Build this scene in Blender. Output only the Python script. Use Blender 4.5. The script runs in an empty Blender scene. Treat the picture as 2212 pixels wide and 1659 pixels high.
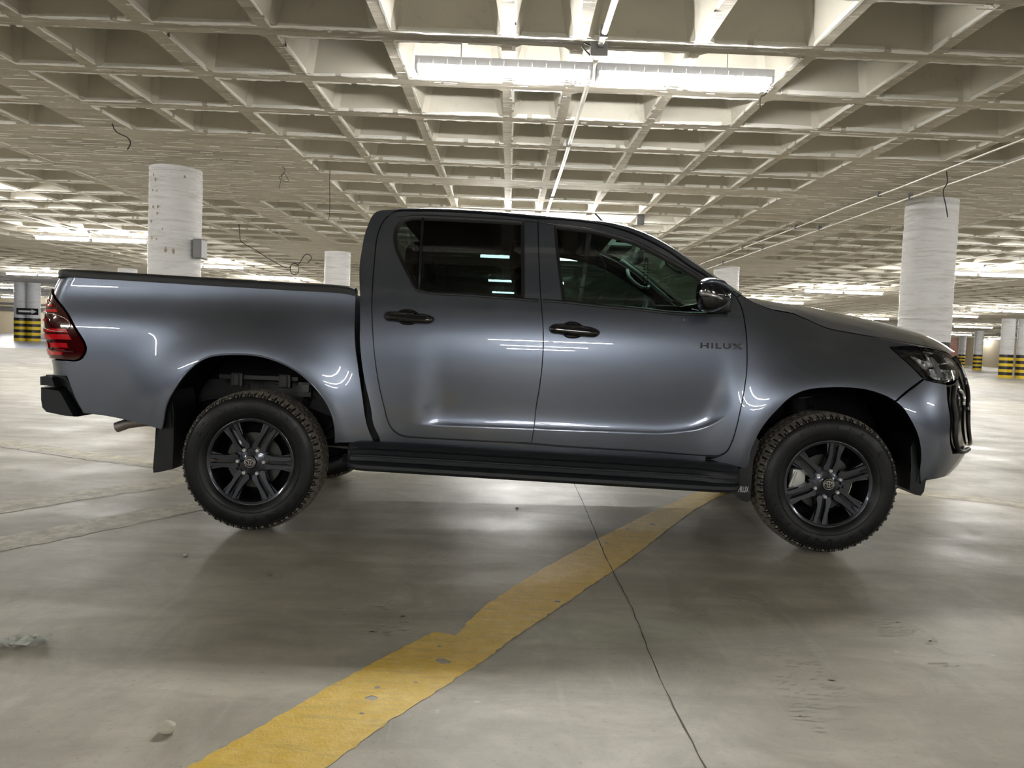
import bpy, bmesh, math, random
from mathutils import Vector, Matrix
from mathutils.geometry import delaunay_2d_cdt
random.seed(7)
SC = bpy.context.scene
PI = math.pi
# ---------------------------------------------------------------- camera, world, exposure
CAM_H = 1.086
F_PX = 1661.0
cam_data = bpy.data.cameras.new('camera')
cam_data.sensor_fit = 'HORIZONTAL'; cam_data.sensor_width = 36.0
cam_data.lens = 36.0 * F_PX / 2212.0
cam_data.clip_start = 0.05; cam_data.clip_end = 400
cam = bpy.data.objects.new('camera', cam_data); SC.collection.objects.link(cam)
_p, _r, _y = .0579, .0373, .0078
_F = Vector((0, math.cos(_p), -math.sin(_p))); _R0 = Vector((1, 0, 0)); _U0 = Vector((0, math.sin(_p), math.cos(_p)))
_Rc = math.cos(_r) * _R0 + math.sin(_r) * _U0; _Uc = -math.sin(_r) * _R0 + math.cos(_r) * _U0
_M = Matrix(((_Rc.x, _Uc.x, -_F.x), (_Rc.y, _Uc.y, -_F.y), (_Rc.z, _Uc.z, -_F.z)))
_M = Matrix.Rotation(-_y, 3, 'Z') @ _M
cam.matrix_world = Matrix.Translation((0, 0, CAM_H)) @ _M.to_4x4()
SC.camera = cam
world = bpy.data.worlds.new('world'); SC.world = world; world.use_nodes = True
world.node_tree.nodes['Background'].inputs[0].default_value = (.75, .85, 1, 1)
world.node_tree.nodes['Background'].inputs[1].default_value = 0.0
LAMP_STRENGTH = 106.0
SC.view_settings.view_transform = 'Standard'; SC.view_settings.look = 'None'
SC.view_settings.gamma = 1.0; SC.view_settings.use_curve_mapping = False
SC.view_settings.exposure = 0.88
SC.cycles.max_bounces = 7; SC.cycles.diffuse_bounces = 3; SC.cycles.adaptive_threshold = .03; SC.cycles.glossy_bounces = 4
SC.cycles.transmission_bounces = 6; SC.cycles.transparent_max_bounces = 12
SC.cycles.caustics_reflective = False; SC.cycles.caustics_refractive = False
SC.cycles.sample_clamp_indirect = 6.0
# ---------------------------------------------------------------- materials
MATS = {}
def mat(name, color, rough=.5, metal=0., coat=0., spec=.5, emit=None, estr=0., trans=None):
    m = bpy.data.materials.new(name); m.use_nodes = True; MATS[name] = m
    b = m.node_tree.nodes['Principled BSDF']
    b.inputs['Base Color'].default_value = (*color, 1); b.inputs['Roughness'].default_value = rough
    b.inputs['Metallic'].default_value = metal; b.inputs['Coat Weight'].default_value = coat
    b.inputs['Coat Roughness'].default_value = .03; b.inputs['Specular IOR Level'].default_value = spec
    if emit: b.inputs['Emission Color'].default_value = (*emit, 1); b.inputs['Emission Strength'].default_value = estr
    return m
class NT:
    def __init__(s, m): s.t = m.node_tree; s.n = s.t.nodes; s.l = s.t.links; s.b = s.n['Principled BSDF']
    def new(s, k, **kw):
        n = s.n.new(k)
        for a, v in kw.items(): setattr(n, a, v)
        return n
    def link(s, a, b): s.l.new(a, b)
    def coords(s, sc=(1, 1, 1), rot=(0, 0, 0), obj=True):
        g = s.new('ShaderNodeTexCoord'); mp = s.new('ShaderNodeMapping')
        mp.inputs['Scale'].default_value = sc; mp.inputs['Rotation'].default_value = rot
        s.link(g.outputs['Object'], mp.inputs[0]); return mp.outputs[0]
    def noise(s, vec, scale, detail=4, rough=.55, dist=0):
        n = s.new('ShaderNodeTexNoise'); n.inputs['Scale'].default_value = scale; n.inputs['Detail'].default_value = detail
        n.inputs['Roughness'].default_value = rough; n.inputs['Distortion'].default_value = dist
        s.link(vec, n.inputs['Vector']); return n.outputs['Fac']
    def ramp(s, fac, pts, ip='LINEAR'):
        r = s.new('ShaderNodeValToRGB'); e = r.color_ramp.elements; r.color_ramp.interpolation = ip
        while len(e) < len(pts): e.new(.5)
        for i, (p, c) in enumerate(pts):
            e[i].position = p; e[i].color = (*c, 1) if hasattr(c, '__len__') else (c, c, c, 1)
        s.link(fac, r.inputs[0]); return r.outputs[0]
    def mix(s, fac, a, b, mode='MIX'):
        x = s.new('ShaderNodeMix', data_type='RGBA', blend_type=mode)
        for sock, v in ((x.inputs[0], fac), (x.inputs[6], a), (x.inputs[7], b)):
            if hasattr(v, 'is_output'): s.link(v, sock)
            elif hasattr(v, '__len__'): sock.default_value = (*v, 1)
            else: sock.default_value = v
        return x.outputs[2]
    def math(s, op, a, b=0.):
        x = s.new('ShaderNodeMath', operation=op)
        for sock, v in ((x.inputs[0], a), (x.inputs[1], b)):
            if hasattr(v, 'is_output'): s.link(v, sock)
            else: sock.default_value = v
        return x.outputs[0]
    def bump(s, h, strength=.3, dist=.01):
        b = s.new('ShaderNodeBump'); b.inputs['Strength'].default_value = strength; b.inputs['Distance'].default_value = dist
        s.link(h, b.inputs['Height']); s.link(b.outputs[0], s.b.inputs['Normal'])
# concrete underside: cream paint, board marks running across (x), white flakes
def ceiling_mat(name, base, board):
    m = mat(name, base, .75, spec=.3); t = NT(m); v = t.coords()
    n1 = t.noise(v, .8, 5); n2 = t.noise(v, 9, 5, .65)
    c = t.mix(t.ramp(n1, [(.3, 0), (.7, 1)]), tuple(x * .88 for x in base), tuple(min(1, x * 1.06) for x in base))
    c = t.mix(t.ramp(n2, [(.28, .4), (.40, 0)]), c, tuple(x * .7 for x in base))
    if board:
        vb = t.coords((.7, 9, 1)); nb = t.noise(vb, 1.0, 6, .6)
        vf = t.coords((2.4, 20, 1)); nf = t.noise(vf, 1.0, 4, .75)
        c = t.mix(t.ramp(nb, [(.34, .7), (.5, 0)]), c, tuple(x * .55 for x in base))
        c = t.mix(t.ramp(nf, [(.60, 0), (.625, .95)]), c, (.95, .93, .86))
        t.bump(t.math('ADD', nb, t.math('MULTIPLY', nf, .7)), .8, .02)
    else:
        t.bump(n2, .25, .01)
    t.link(c, t.b.inputs['Base Color']); return m
M_RIB = ceiling_mat('board_marked_concrete', (.54, .495, .41), True)
M_COF = ceiling_mat('painted_coffer_concrete', (.63, .595, .51), False)
M_CRUST = mat('flaking_white_paint', (.93, .91, .85), .7)
t = NT(M_CRUST); t.bump(t.noise(t.coords(), 60, 4), .6, .01)
# floor
M_FLOOR = mat('worn_concrete_floor', (.4, .38, .33), .45, spec=.32); t = NT(M_FLOOR); v = t.coords()
base = t.mix(t.ramp(t.noise(v, .55, 6, .6), [(.3, 0), (.72, 1)]), (.51, .475, .405), (.63, .595, .515))
base = t.mix(t.ramp(t.noise(t.coords((1, 1, 1), (0, 0, .6)), 2.2, 7, .7, .6), [(.38, .7), (.58, 0)]), base, (.35, .325, .27))
sv = t.coords((.6, 3, 1), (0, 0, -.75)); base = t.mix(t.ramp(t.noise(sv, 1.3, 6, .65, .5), [(.38, .55), (.58, 0)]), base, (.31, .29, .24))
sv2 = t.coords((9, .55, 1), (0, 0, -.03)); base = t.mix(t.ramp(t.noise(sv2, 1.2, 5, .6), [(.60, 0), (.72, .35)]), base, (.60, .58, .52))
base = t.mix(t.ramp(t.noise(v, 45, 4, .7), [(.28, .5), (.42, 0)]), base, (.26, .24, .2))
base = t.mix(t.ramp(t.noise(v, 14, 2, .5), [(.74, 0), (.78, .5)]), base, (.68, .66, .6))
t.link(base, t.b.inputs['Base Color'])
rr = t.ramp(t.noise(v, 1.3, 6, .65), [(.3, .34), (.7, .58)]); t.link(rr, t.b.inputs['Roughness'])
t.bump(t.noise(v, 70, 6, .7), .12, .004)
M_YEL = mat('worn_yellow_floor_paint', (.74, .46, .06), .45); t = NT(M_YEL); v = t.coords()
c = t.mix(t.ramp(t.noise(v, 16, 6, .65), [(.35, 0), (.7, 1)]), (.80, .52, .045), (.92, .66, .16))
c = t.mix(t.ramp(t.noise(t.coords((1, 7, 1), (0, 0, .5)), 6, 6, .7), [(.36, .6), (.5, 0)]), c, (.62, .44, .12))
t.link(c, t.b.inputs['Base Color']); t.bump(t.noise(v, 55, 5, .6, 1.), .5, .006)
M_CREAM = mat('faded_cream_floor_paint', (.6, .55, .40), .5); t = NT(M_CREAM); v = t.coords()
c = t.mix(t.ramp(t.noise(v, 9, 7, .75), [(.42, 0), (.58, 1)]), (.40, .36, .27), (.64, .60, .46))
t.link(c, t.b.inputs['Base Color']); t.bump(t.noise(v, 40, 5, .7), .4, .005)
M_TRACK = mat('rubber_scuff', (.40, .38, .325), .5); t = NT(M_TRACK)
M_JOINT = mat('dark_floor_joint', (.10, .09, .075), .8)
M_PALEBLUE = mat('pale_blue_floor_coating', (.46, .50, .62), .3)
# column paints
def col_mat():
    m = mat('thick_white_gloss_paint', (.80, .80, .81), .3); t = NT(m)
    n = t.noise(t.coords((1, 1, 9)), 2.2, 6, .6, .4); n2 = t.noise(t.coords(), 7, 4, .6)
    c = t.mix(t.ramp(n, [(.32, .75), (.5, 0)]), (.82, .82, .835), (.60, .59, .57))
    c = t.mix(t.ramp(t.noise(t.coords((1, 1, .7)), 5.5, 3, .6), [(.735, 0), (.745, .9)]), c, (.40, .36, .28))
    t.link(c, t.b.inputs['Base Color']); t.bump(t.math('ADD', n, t.math('MULTIPLY', n2, .5)), 1.0, .05); return m
M_COL = col_mat()
M_SY = mat('yellow_band_paint', (.85, .60, .03), .4); M_SB = mat('black_band_paint', (.02, .02, .022), .4)
M_CHIP = mat('bare_patch', (.33, .28, .20), .8)
M_WALL = mat('beige_wall_paint', (.60, .52, .38), .7)
M_PINK = mat('pink_brick_wall', (.55, .33, .28), .8)
t = NT(M_PINK); bt = t.new('ShaderNodeTexBrick'); bt.inputs['Scale'].default_value = 1.2
bt.inputs['Color1'].default_value = (.50, .27, .22, 1); bt.inputs['Color2'].default_value = (.58, .36, .30, 1); bt.inputs['Mortar'].default_value = (.62, .55, .48, 1)
t.link(t.coords((1, 1, 1), (PI / 2, 0, 0)), bt.inputs['Vector']); t.link(bt.outputs[0], t.b.inputs['Base Color'])
M_SHUT = mat('salmon_roller_shutter', (.55, .30, .27), .5)
M_DARKW = mat('dark_opening', (.02, .02, .02), .8)  # black stands in for unlit space behind the camera, darkening reflections
M_WHITE = mat('white_enamel', (.82, .82, .84), .35)
M_GALV = mat('galvanised_conduit', (.62, .60, .55), .38, .75); t = NT(M_GALV)
t.link(t.ramp(t.noise(t.coords((1, .2, 1)), 14, 4), [(.35, .30), (.65, .6)]), t.b.inputs['Roughness'])
M_BOX = mat('grey_steel_box', (.16, .16, .165), .5, .3)
M_WIRE = mat('black_cable', (.015, .014, .013), .6)
M_TUBE = mat('lit_fluorescent_tube', (1, 1, 1), .5, emit=(1.0, .99, .95), estr=LAMP_STRENGTH)
M_TUBEN = mat('bright_fluorescent_tube', (1, 1, 1), .5, emit=(1.0, .99, .95), estr=LAMP_STRENGTH * 1.45)
M_GUARD = mat('white_wire_guard', (.85, .85, .86), .4)
# truck
M_PAINT = mat('dark_grey_metallic_paint', (.19, .215, .27), .30, .85, 1.0, .5); t = NT(M_PAINT)
M_PAINT.node_tree.nodes['Principled BSDF'].inputs['Coat Roughness'].default_value = .012
fl = t.noise(t.coords(), 900, 2); t.link(t.mix(fl, (.112, .130, .170), (.15, .172, .222)), t.b.inputs['Base Color'])
M_BLK = mat('satin_black_plastic', (.008, .009, .010), .42, spec=.4)
M_BLKG = mat('gloss_black_plastic', (.006, .006, .008), .08, coat=.6)
M_BLK2 = mat('charcoal_step_plastic', (.016, .019, .023), .5, spec=.35)
M_RUB = mat('tire_rubber', (.005, .0058, .0065), .42, spec=.35); t = NT(M_RUB); t.bump(t.noise(t.coords(), 120, 3), .15, .002)
t.link(t.ramp(t.noise(t.coords(), 9, 4), [(.35, .30), (.65, .55)]), t.b.inputs['Roughness'])
M_TREAD = mat('dusty_tire_tread', (.15, .135, .11), .85); t = NT(M_TREAD)
t.link(t.mix(t.ramp(t.noise(t.coords(), 30, 4), [(.35, 0), (.65, 1)]), (.13, .12, .10), (.23, .21, .18)), t.b.inputs['Base Color'])
M_RIM = mat('dark_grey_alloy', (.045, .051, .067), .24, .75, .8)
M_RIMD = mat('black_alloy_barrel', (.010, .011, .013), .3, .3, .4)
M_CHROME = mat('chrome', (.85, .86, .88), .08, 1.)
M_STEEL = mat('brushed_steel', (.07, .07, .068), .45, .9)
M_CAL = mat('silver_caliper', (.62, .63, .62), .4, .3)
M_EXH = mat('dull_exhaust_steel', (.30, .27, .25), .5, .7)
M_UNDER = mat('black_underbody', (.004, .004, .0045), .6, spec=.12)
M_FRAME = mat('black_chassis_steel', (.022, .022, .024), .42, .2)
M_INT = mat('dark_interior_trim', (.018, .018, .02), .7)
M_INTL = mat('grey_interior_trim', (.34, .36, .34), .55)
M_RED = mat('red_lamp_lens', (.66, .006, .012), .12, coat=1.); M_REDD = mat('dark_red_lamp_lens', (.05, .001, .003), .06, coat=1.)
M_CLR = mat('smoked_clear_lens', (.5, .5, .52), .15, .6, 1.)
M_REFL = mat('faceted_lamp_reflector', (.7, .71, .73), .3, .35); t = NT(M_REFL); vo = t.new('ShaderNodeTexVoronoi'); vo.inputs['Scale'].default_value = 38; t.link(t.coords(), vo.inputs['Vector'])
t.link(t.ramp(vo.outputs['Color'], [(.32, .10), (.6, .95)]), t.b.inputs['Base Color']); t.bump(vo.outputs['Distance'], .9, .02)  # bright and dark facets coloured in as chrome reflections
M_STONE = mat('pale_stone', (.62, .60, .50), .7); M_FILM = mat('crumpled_clear_film', (.66, .68, .64), .2)
def glass(name, tint, refl=1.0):
    m = bpy.data.materials.new(name); m.use_nodes = True; n = m.node_tree.nodes; l = m.node_tree.links; n.clear()
    o = n.new('ShaderNodeOutputMaterial'); mx = n.new('ShaderNodeMixShader'); tr = n.new('ShaderNodeBsdfTransparent'); g = n.new('ShaderNodeBsdfGlossy')
    f = n.new('ShaderNodeFresnel'); f.inputs[0].default_value = 1.5; tr.inputs[0].default_value = (*tint, 1); g.inputs['Roughness'].default_value = .015
    g.inputs[0].default_value = (refl, refl, refl, 1)
    l.new(f.outputs[0], mx.inputs[0]); l.new(tr.outputs[0], mx.inputs[1]); l.new(g.outputs[0], mx.inputs[2]); l.new(mx.outputs[0], o.inputs[0]); return m
M_GLASS = glass('tinted_green_glass', (.13, .19, .175)); M_GLASSD = glass('dark_privacy_glass', (.06, .08, .077))
M_WIND = glass('clear_windscreen_glass', (.62, .75, .70)); M_LENS = glass('clear_headlamp_cover', (.9, .92, .93))
# ---------------------------------------------------------------- helpers
def tag(o, label=None, cat=None, group=None, kind=None):
    for k, v in (('label', label), ('category', cat), ('group', group), ('kind', kind)):
        if v: o[k] = v
    return o
def link(o, parent=None):
    SC.collection.objects.link(o)
    if parent: o.parent = parent
    return o
def empty(name, loc=(0, 0, 0), rz=0, parent=None):
    o = bpy.data.objects.new(name, None); o.empty_display_size = .2; o.location = loc; o.rotation_euler = (0, 0, rz); return link(o, parent)
def mesh(name, vs, fs, m, parent=None, smooth=False, angle=None, mi=None):
    me = bpy.data.meshes.new(name); me.from_pydata([tuple(v) for v in vs], [], fs)
    for x in (m if isinstance(m, (list, tuple)) else [m]): me.materials.append(x)
    if mi: me.polygons.foreach_set('material_index', mi)
    if smooth: me.polygons.foreach_set('use_smooth', [True] * len(me.polygons))
    me.update()
    if angle is not None: me.set_sharp_from_angle(angle=math.radians(angle))
    return link(bpy.data.objects.new(name, me), parent)
class MB:
    """collects simple solids that become one mesh"""
    def __init__(s): s.v = []; s.f = []; s.mi = []
    def add(s, vs, fs, mi=0):
        k = len(s.v); s.v += [tuple(x) for x in vs]; s.f += [tuple(i + k for i in f) for f in fs]; s.mi += [mi] * len(fs); return s
    def box(s, x0, x1, y0, y1, z0, z1, mi=0, b=0.):
        if b <= 0:
            return s.add([(x0, y0, z0), (x1, y0, z0), (x1, y1, z0), (x0, y1, z0), (x0, y0, z1), (x1, y0, z1), (x1, y1, z1), (x0, y1, z1)],
                         [(0, 3, 2, 1), (4, 5, 6, 7), (0, 1, 5, 4), (1, 2, 6, 5), (2, 3, 7, 6), (3, 0, 4, 7)], mi)
        bm = bmesh.new(); bmesh.ops.create_cube(bm, size=1.)
        for v in bm.verts: v.co = Vector(((x0 + x1) / 2 + v.co.x * (x1 - x0), (y0 + y1) / 2 + v.co.y * (y1 - y0), (z0 + z1) / 2 + v.co.z * (z1 - z0)))
        bmesh.ops.bevel(bm, geom=bm.edges[:], offset=b, segments=2, affect='EDGES', profile=.6)
        s.bm(bm, mi); return s
    def bm(s, bm, mi=0, mtx=None):
        bm.verts.index_update(); vs = [(mtx @ v.co if mtx else v.co.copy()) for v in bm.verts]
        s.add(vs, [[v.index for v in f.verts] for f in bm.faces], mi); bm.free(); return s
    def tube(s, pts, r, n=8, mi=0, caps=True):
        pts = [Vector(p) for p in pts]; rs = r if hasattr(r, '__len__') else [r] * len(pts); V = []; F = []
        up = None
        for i, p in enumerate(pts):
            d = (pts[min(i + 1, len(pts) - 1)] - pts[max(i - 1, 0)]).normalized()
            if up is None: up = Vector((0, 0, 1)) if abs(d.z) < .9 else Vector((1, 0, 0))
            a = d.cross(up).normalized(); up = a.cross(d).normalized()
            for k in range(n):
                t = 2 * PI * k / n; V.append(p + rs[i] * (math.cos(t) * a + math.sin(t) * up))
        for i in range(len(pts) - 1):
            for k in range(n): F.append((i * n + k, i * n + (k + 1) % n, (i + 1) * n + (k + 1) % n, (i + 1) * n + k))
        if caps: F.append(tuple(range(n - 1, -1, -1))); F.append(tuple((len(pts) - 1) * n + k for k in range(n)))
        return s.add(V, [tuple(reversed(f)) for f in F], mi)
    def lathe(s, prof, n=48, mi=0, axis='Y', closed=False, c=(0, 0, 0)):
        """prof: (r, h) with h along the axis"""
        V = []; F = []; m = len(prof)
        for k in range(n):
            t = 2 * PI * k / n
            for r, h in prof:
                if axis == 'Y': V.append((c[0] + r * math.cos(t), c[1] + h, c[2] + r * math.sin(t)))
                else: V.append((c[0] + r * math.cos(t), c[1] + r * math.sin(t), c[2] + h))
        for k in range(n):
            for j in range(m - (0 if closed else 1)):
                a = k * m + j; b = k * m + (j + 1) % m; c2 = ((k + 1) % n) * m + (j + 1) % m; d = ((k + 1) % n) * m + j
                F.append((a, b, c2, d) if axis == 'Y' else (d, c2, b, a))
        return s.add(V, F, mi)
    def build(s, name, m, parent=None, smooth=False, angle=None):
        return mesh(name, s.v, s.f, m, parent, smooth, angle, s.mi)
def copy_tree(o, parent=None):
    c = o.copy(); link(c); c.parent = parent
    for ch in list(o.children): copy_tree(ch, c)
    return c
# ---------------------------------------------------------------- the building
CZ = 3.18
XB, XP = -4.34, 9.89
YB, YP = 10.5, 9.83
XR = [(0, .25), (.87, .05), (1.74, .07), (2.58, .045), (3.41, .045), (4.265, .045), (4.765, .045), (5.605, .045), (6.42, .045), (7.24, .045), (8.13, .08), (9.02, .05)]
YR = [(0, .25), (1.15, .09), (2.07, .09), (2.99, .085), (3.93, .085), (4.86, .085), (5.84, .09), (6.81, .09), (7.79, .09), (8.78, .085)]
def ribs(R, base, per, k0, k1):
    o = []
    for k in range(k0, k1): o += [(base + k * per + r, w, r, k) for r, w in R]
    return o
RX = ribs(XR, XB, XP, -4, 6); RY = ribs(YR, YB, YP, -4, 8)
cm = MB(); DEP, TAP, CH = .40, .085, .05
for i in range(len(RX) - 1):
    for j in range(len(RY) - 1):
        x0, wx0, rx0, _k = RX[i]; x1, wx1, rx1, _k = RX[i + 1]; y0, wy0, ry0, _k = RY[j]; y1, wy1, ry1, _k = RY[j + 1]
        sx = rx0 < 1.7 or rx0 >= 8.1; sy = ry0 < 2.0 or ry0 >= 7.7
        if sx and sy:
            cm.add([(x0, y0, CZ), (x1, y0, CZ), (x1, y1, CZ), (x0, y1, CZ)], [(0, 3, 2, 1)], 0); continue
        a, b, c, d = x0 + wx0, x1 - wx1, y0 + wy0, y1 - wy1
        C4 = [(x0, y0), (x1, y0), (x1, y1), (x0, y1)]
        near = y0 < 24 and abs(x0) < 22
        if near:
            q = CH; jit = lambda: random.uniform(-.008, .008)
            I = [(a + q, c), (b - q, c), (b, c + q), (b, d - q), (b - q, d), (a + q, d), (a, d - q), (a, c + q)]
            I = [(px + jit(), py + jit()) for px, py in I]
            T = [(a + TAP + q, c + TAP), (b - TAP - q, c + TAP), (b - TAP, c + TAP + q), (b - TAP, d - TAP - q), (b - TAP - q, d - TAP), (a + TAP + q, d - TAP), (a + TAP, d - TAP - q), (a + TAP, c + TAP + q)]
            vs = [(p[0], p[1], CZ) for p in C4] + [(p[0], p[1], CZ) for p in I] + [(p[0], p[1], CZ + DEP) for p in T]
            fr = [(0, 4, 5, 1), (1, 5, 6), (1, 6, 7, 2), (2, 7, 8), (2, 8, 9, 3), (3, 9, 10), (3, 10, 11, 0), (0, 11, 4)]
            cm.add(vs, [], 0); k = len(cm.v) - len(vs)
            cm.f += [tuple(n + k for n in f) for f in fr]; cm.mi += [0] * 8
            sd = [(4 + n, 12 + n, 12 + (n + 1) % 8, 4 + (n + 1) % 8) for n in range(8)] + [tuple(range(19, 11, -1))]
            cm.f += [tuple(n + k for n in f) for f in sd]; cm.mi += [1] * 9
        else:
            I = [(a, c), (b, c), (b, d), (a, d)]; T = [(a + TAP, c + TAP), (b - TAP, c + TAP), (b - TAP, d - TAP), (a + TAP, d - TAP)]
            vs = [(p[0], p[1], CZ) for p in C4 + I] + [(p[0], p[1], CZ + DEP) for p in T]; k = len(cm.v); cm.v += vs
            for n in range(4):
                m2 = (n + 1) % 4; cm.f.append((k + n, k + 4 + n, k + 4 + m2, k + m2)); cm.mi.append(0)
                cm.f.append((k + 4 + n, k + 8 + n, k + 8 + m2, k + 4 + m2)); cm.mi.append(1)
            cm.f.append((k + 11, k + 10, k + 9, k + 8)); cm.mi.append(1)
ceiling = cm.build('ceiling', [M_RIB, M_COF]); tag(ceiling, kind='structure')
def ceil_h0(x, y):
    for i in range(len(RX) - 1):
        if RX[i][0] <= x < RX[i + 1][0]: break
    for j in range(len(RY) - 1):
        if RY[j][0] <= y < RY[j + 1][0]: break
    a, b, c, d = RX[i], RX[i + 1], RY[j], RY[j + 1]
    if (a[2] < 1.7 or a[2] >= 8.1) and (c[2] < 2.0 or c[2] >= 7.7): return False
    return a[0] + a[1] < x < b[0] - b[1] and c[0] + c[1] < y < d[0] - d[1]
# ragged crust of old paint along the rib arrises
cr = MB()
def ragged(x0, y0, x1, y1, nx, ny, wmax):
    L = math.hypot(x1 - x0, y1 - y0); n = max(3, int(L / .045)); top = []; w = .5 * wmax
    for i in range(n + 1):
        w = min(wmax, max(.002, w + random.uniform(-.4, .4) * wmax)); t = i / n
        j = random.uniform(-.004, .004); top.append((x0 + (x1 - x0) * t, y0 + (y1 - y0) * t, w, j))
    k = len(cr.v)
    for (x, y, w, j) in top:
        cr.v += [(x - nx * .006, y - ny * .006, CZ + .03), (x - nx * .010, y - ny * .010, CZ - .006 + j), (x + nx * w, y + ny * w, CZ - .005 + j * .5), (x + nx * (w + .004), y + ny * (w + .004), CZ + .002)]
    for i in range(len(top) - 1):
        if random.random() < .06: continue
        for q in range(3): cr.f.append((k + i * 4 + q, k + i * 4 + q + 1, k + (i + 1) * 4 + q + 1, k + (i + 1) * 4 + q)); cr.mi.append(0)
for j in range(len(RY)):
    y, w, ry, _k = RY[j]
    if not 3 < y < 17: continue
    for i in range(len(RX) - 1):
        x0, wx0, rx0, _k = RX[i]; x1, wx1 = RX[i + 1][:2]
        if abs(x0) > 12 or abs(x0) > y * .78 + 2: continue
        sx = rx0 < 1.7 or rx0 >= 8.1
        if not (sx and (ry < 2.3 and ry >= 2.0 or ry < 2.0 or ry > 7.7)) or (sx and ry in (2.07, 7.79)):
            if not (sx and ry == 2.07): ragged(x0 + wx0, y - w, x1 - wx1, y - w, 0, 1, .032)
            if random.random() < .75 and not (sx and ry == 7.79): ragged(x1 - wx1, y + w, x0 + wx0, y + w, 0, -1, .016)
for i in range(len(RX)):
    x, w, rx, _k = RX[i]
    if abs(x) > 7.5: continue
    for j in range(len(RY) - 1):
        y0, wy0, ry0, _k = RY[j]; y1, wy1 = RY[j + 1][:2]
        if y0 < 3.5 or y0 > 13 or abs(x) > y0 * .75 + 1: continue
        if (rx < 1.7 or rx > 8.2) and (ry0 < 2.0 or ry0 >= 7.7): continue
        s = 1 if x < 0 else -1
        ragged(x + s * w, y0 + wy0, x + s * w, y1 - wy1, -s, 0, .014)
for k in range(2600):   # streaks of flaked paint between the form boards
    y = random.uniform(4.2, 15.5); x = random.uniform(-9, 9); h_ = .05 if random.random() < .5 else .12
    if abs(x) > y * .72 + .5 or ceil_h0(x, y): continue
    L = random.uniform(.04, .38) * (1 if abs(x) > 2.7 else .3); w = random.uniform(.003, .011); n = 5; y = round(y / .11) * .11 + random.uniform(-.012, .012); k0 = len(cr.v)
    for i in range(n + 1):
        xx = x + L * i / n
        if ceil_h0(xx, y): xx = x
        ww = w * (.2 if i in (0, n) else random.uniform(.5, 1.4)); dy = random.uniform(-.002, .002); cr.v += [(xx, y - ww + dy, CZ - .0015), (xx, y + dy, CZ - .006), (xx, y + ww + dy, CZ - .0015)]
    for i in range(n):
        for q in range(2): cr.f.append((k0 + i * 3 + q, k0 + i * 3 + q + 1, k0 + (i + 1) * 3 + q + 1, k0 + (i + 1) * 3 + q)); cr.mi.append(0)
crust = cr.build('paint_crust', M_CRUST, ceiling); tag(crust, kind='stuff')
floor = mesh('floor', [(XB - 4 * XP, YB - 4 * YP - 1, 0), (XB + 6 * XP, YB - 4 * YP - 1, 0), (XB + 6 * XP, 96, 0), (XB - 4 * XP, 96, 0)], [(0, 1, 2, 3)], M_FLOOR)
tag(floor, kind='structure')
def wall(name, x0, x1, y0, y1, m=M_WALL, z1=CZ + .5):
    b = MB().box(x0, x1, y0, y1, 0, z1); o = b.build(name, m); tag(o, kind='structure'); return o
XL, XRR, YN = XB - 4 * XP, XB + 6 * XP, YB - 4 * YP - 1
wl = wall('wall_left', XL - .3, XL, YN, 96); wall('wall_right', XRR, XRR + .3, YN, 96); wall('wall_front', XL, XRR, YN - .3, YN, M_DARKW)
wb = wall('wall_back', XL, XRR, 94, 94.3, M_PINK)
wall('wall_back_left', XL, -27.5, 66.5, 66.8)
for i, x in enumerate((50.2, 54.1, 57.6, 61.2)):   # salmon shutters between white piers on the far right wall
    d = MB().box(x, x + 2.2, 93.86, 93.95, 0, 2.45).build('door_%d' % (i + 1), M_SHUT); tag(d, kind='structure')
    s_ = MB()
    for k in range(8): s_.box(x + .05, x + 2.15, 93.82, 93.86, .1 + k * .29, .34 + k * .29)
    s_ = s_.build('shutter_slats', M_SHUT, d); tag(s_, kind='stuff')
pb = MB()
for z, r in ((2.55, .09), (2.25, .06), (2.05, .11)): pb.tube([(XL, 66.2, z), (-27.6, 66.2, z)], r, 6)
tag(pb.build('wall_pipes', M_BOX), 'dark pipes running along the far left beige wall', 'pipe', kind='stuff')
tag(mesh('floor_coating', [(XL, 31, .004), (-17, 31, .004), (-27, 66.4, .004), (XL, 66.4, .004)], [(0, 1, 2, 3)], M_PALEBLUE, floor), kind='structure')  # flat pale blue sheet over the far left floor
# ---- columns
def column(x, y, label, group=None, r=.33, near=False):
    n = 48 if near else 28; b = MB(); zs = [0]; mi = []
    for k in range(8): zs.append(.158 * (k + 1)); mi.append(0 if k % 2 == 0 else 1)
    top = zs[-1]; m = 60 if near else 8
    for k in range(m): zs.append(top + (CZ + .01 - top) * (k + 1) / m); mi.append(2)
    ring = [random.uniform(-.006, .006) if near and i > 8 and i % 3 == 0 else 0 for i in range(len(zs))]
    for i, z in enumerate(zs):
        for k in range(n):
            t = 2 * PI * k / n; rr = r + ring[i] + (.003 * math.sin(3 * t + z * 2) + .002 * math.sin(7 * t - z * 5) if near and z > top else 0)
            b.v.append((rr * math.cos(t), rr * math.sin(t), z))
    for i in range(len(zs) - 1):
        for k in range(n): b.f.append((i * n + k, i * n + (k + 1) % n, (i + 1) * n + (k + 1) % n, (i + 1) * n + k)); b.mi.append(mi[i])
    o = b.build('concrete_column', [M_SY, M_SB, M_COL], smooth=True); o.location = (x, y, 0)
    return tag(o, label, 'column', group)
GC = 'round white columns of the car park'
column(-4.5, 10.42, 'large round white column with chipped paint, behind the pickup bed', GC, near=True)
column(5.73, 10.6, 'large round white column behind the pickup hood, at the right', GC, near=True)
column(-4.5, 20.2, 'white column seen just left of the pickup cab, small black lamp bracket at its top', GC)
column(5.65, 20.2, 'white column rising behind the pickup windscreen pillar and mirror', GC)
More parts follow.
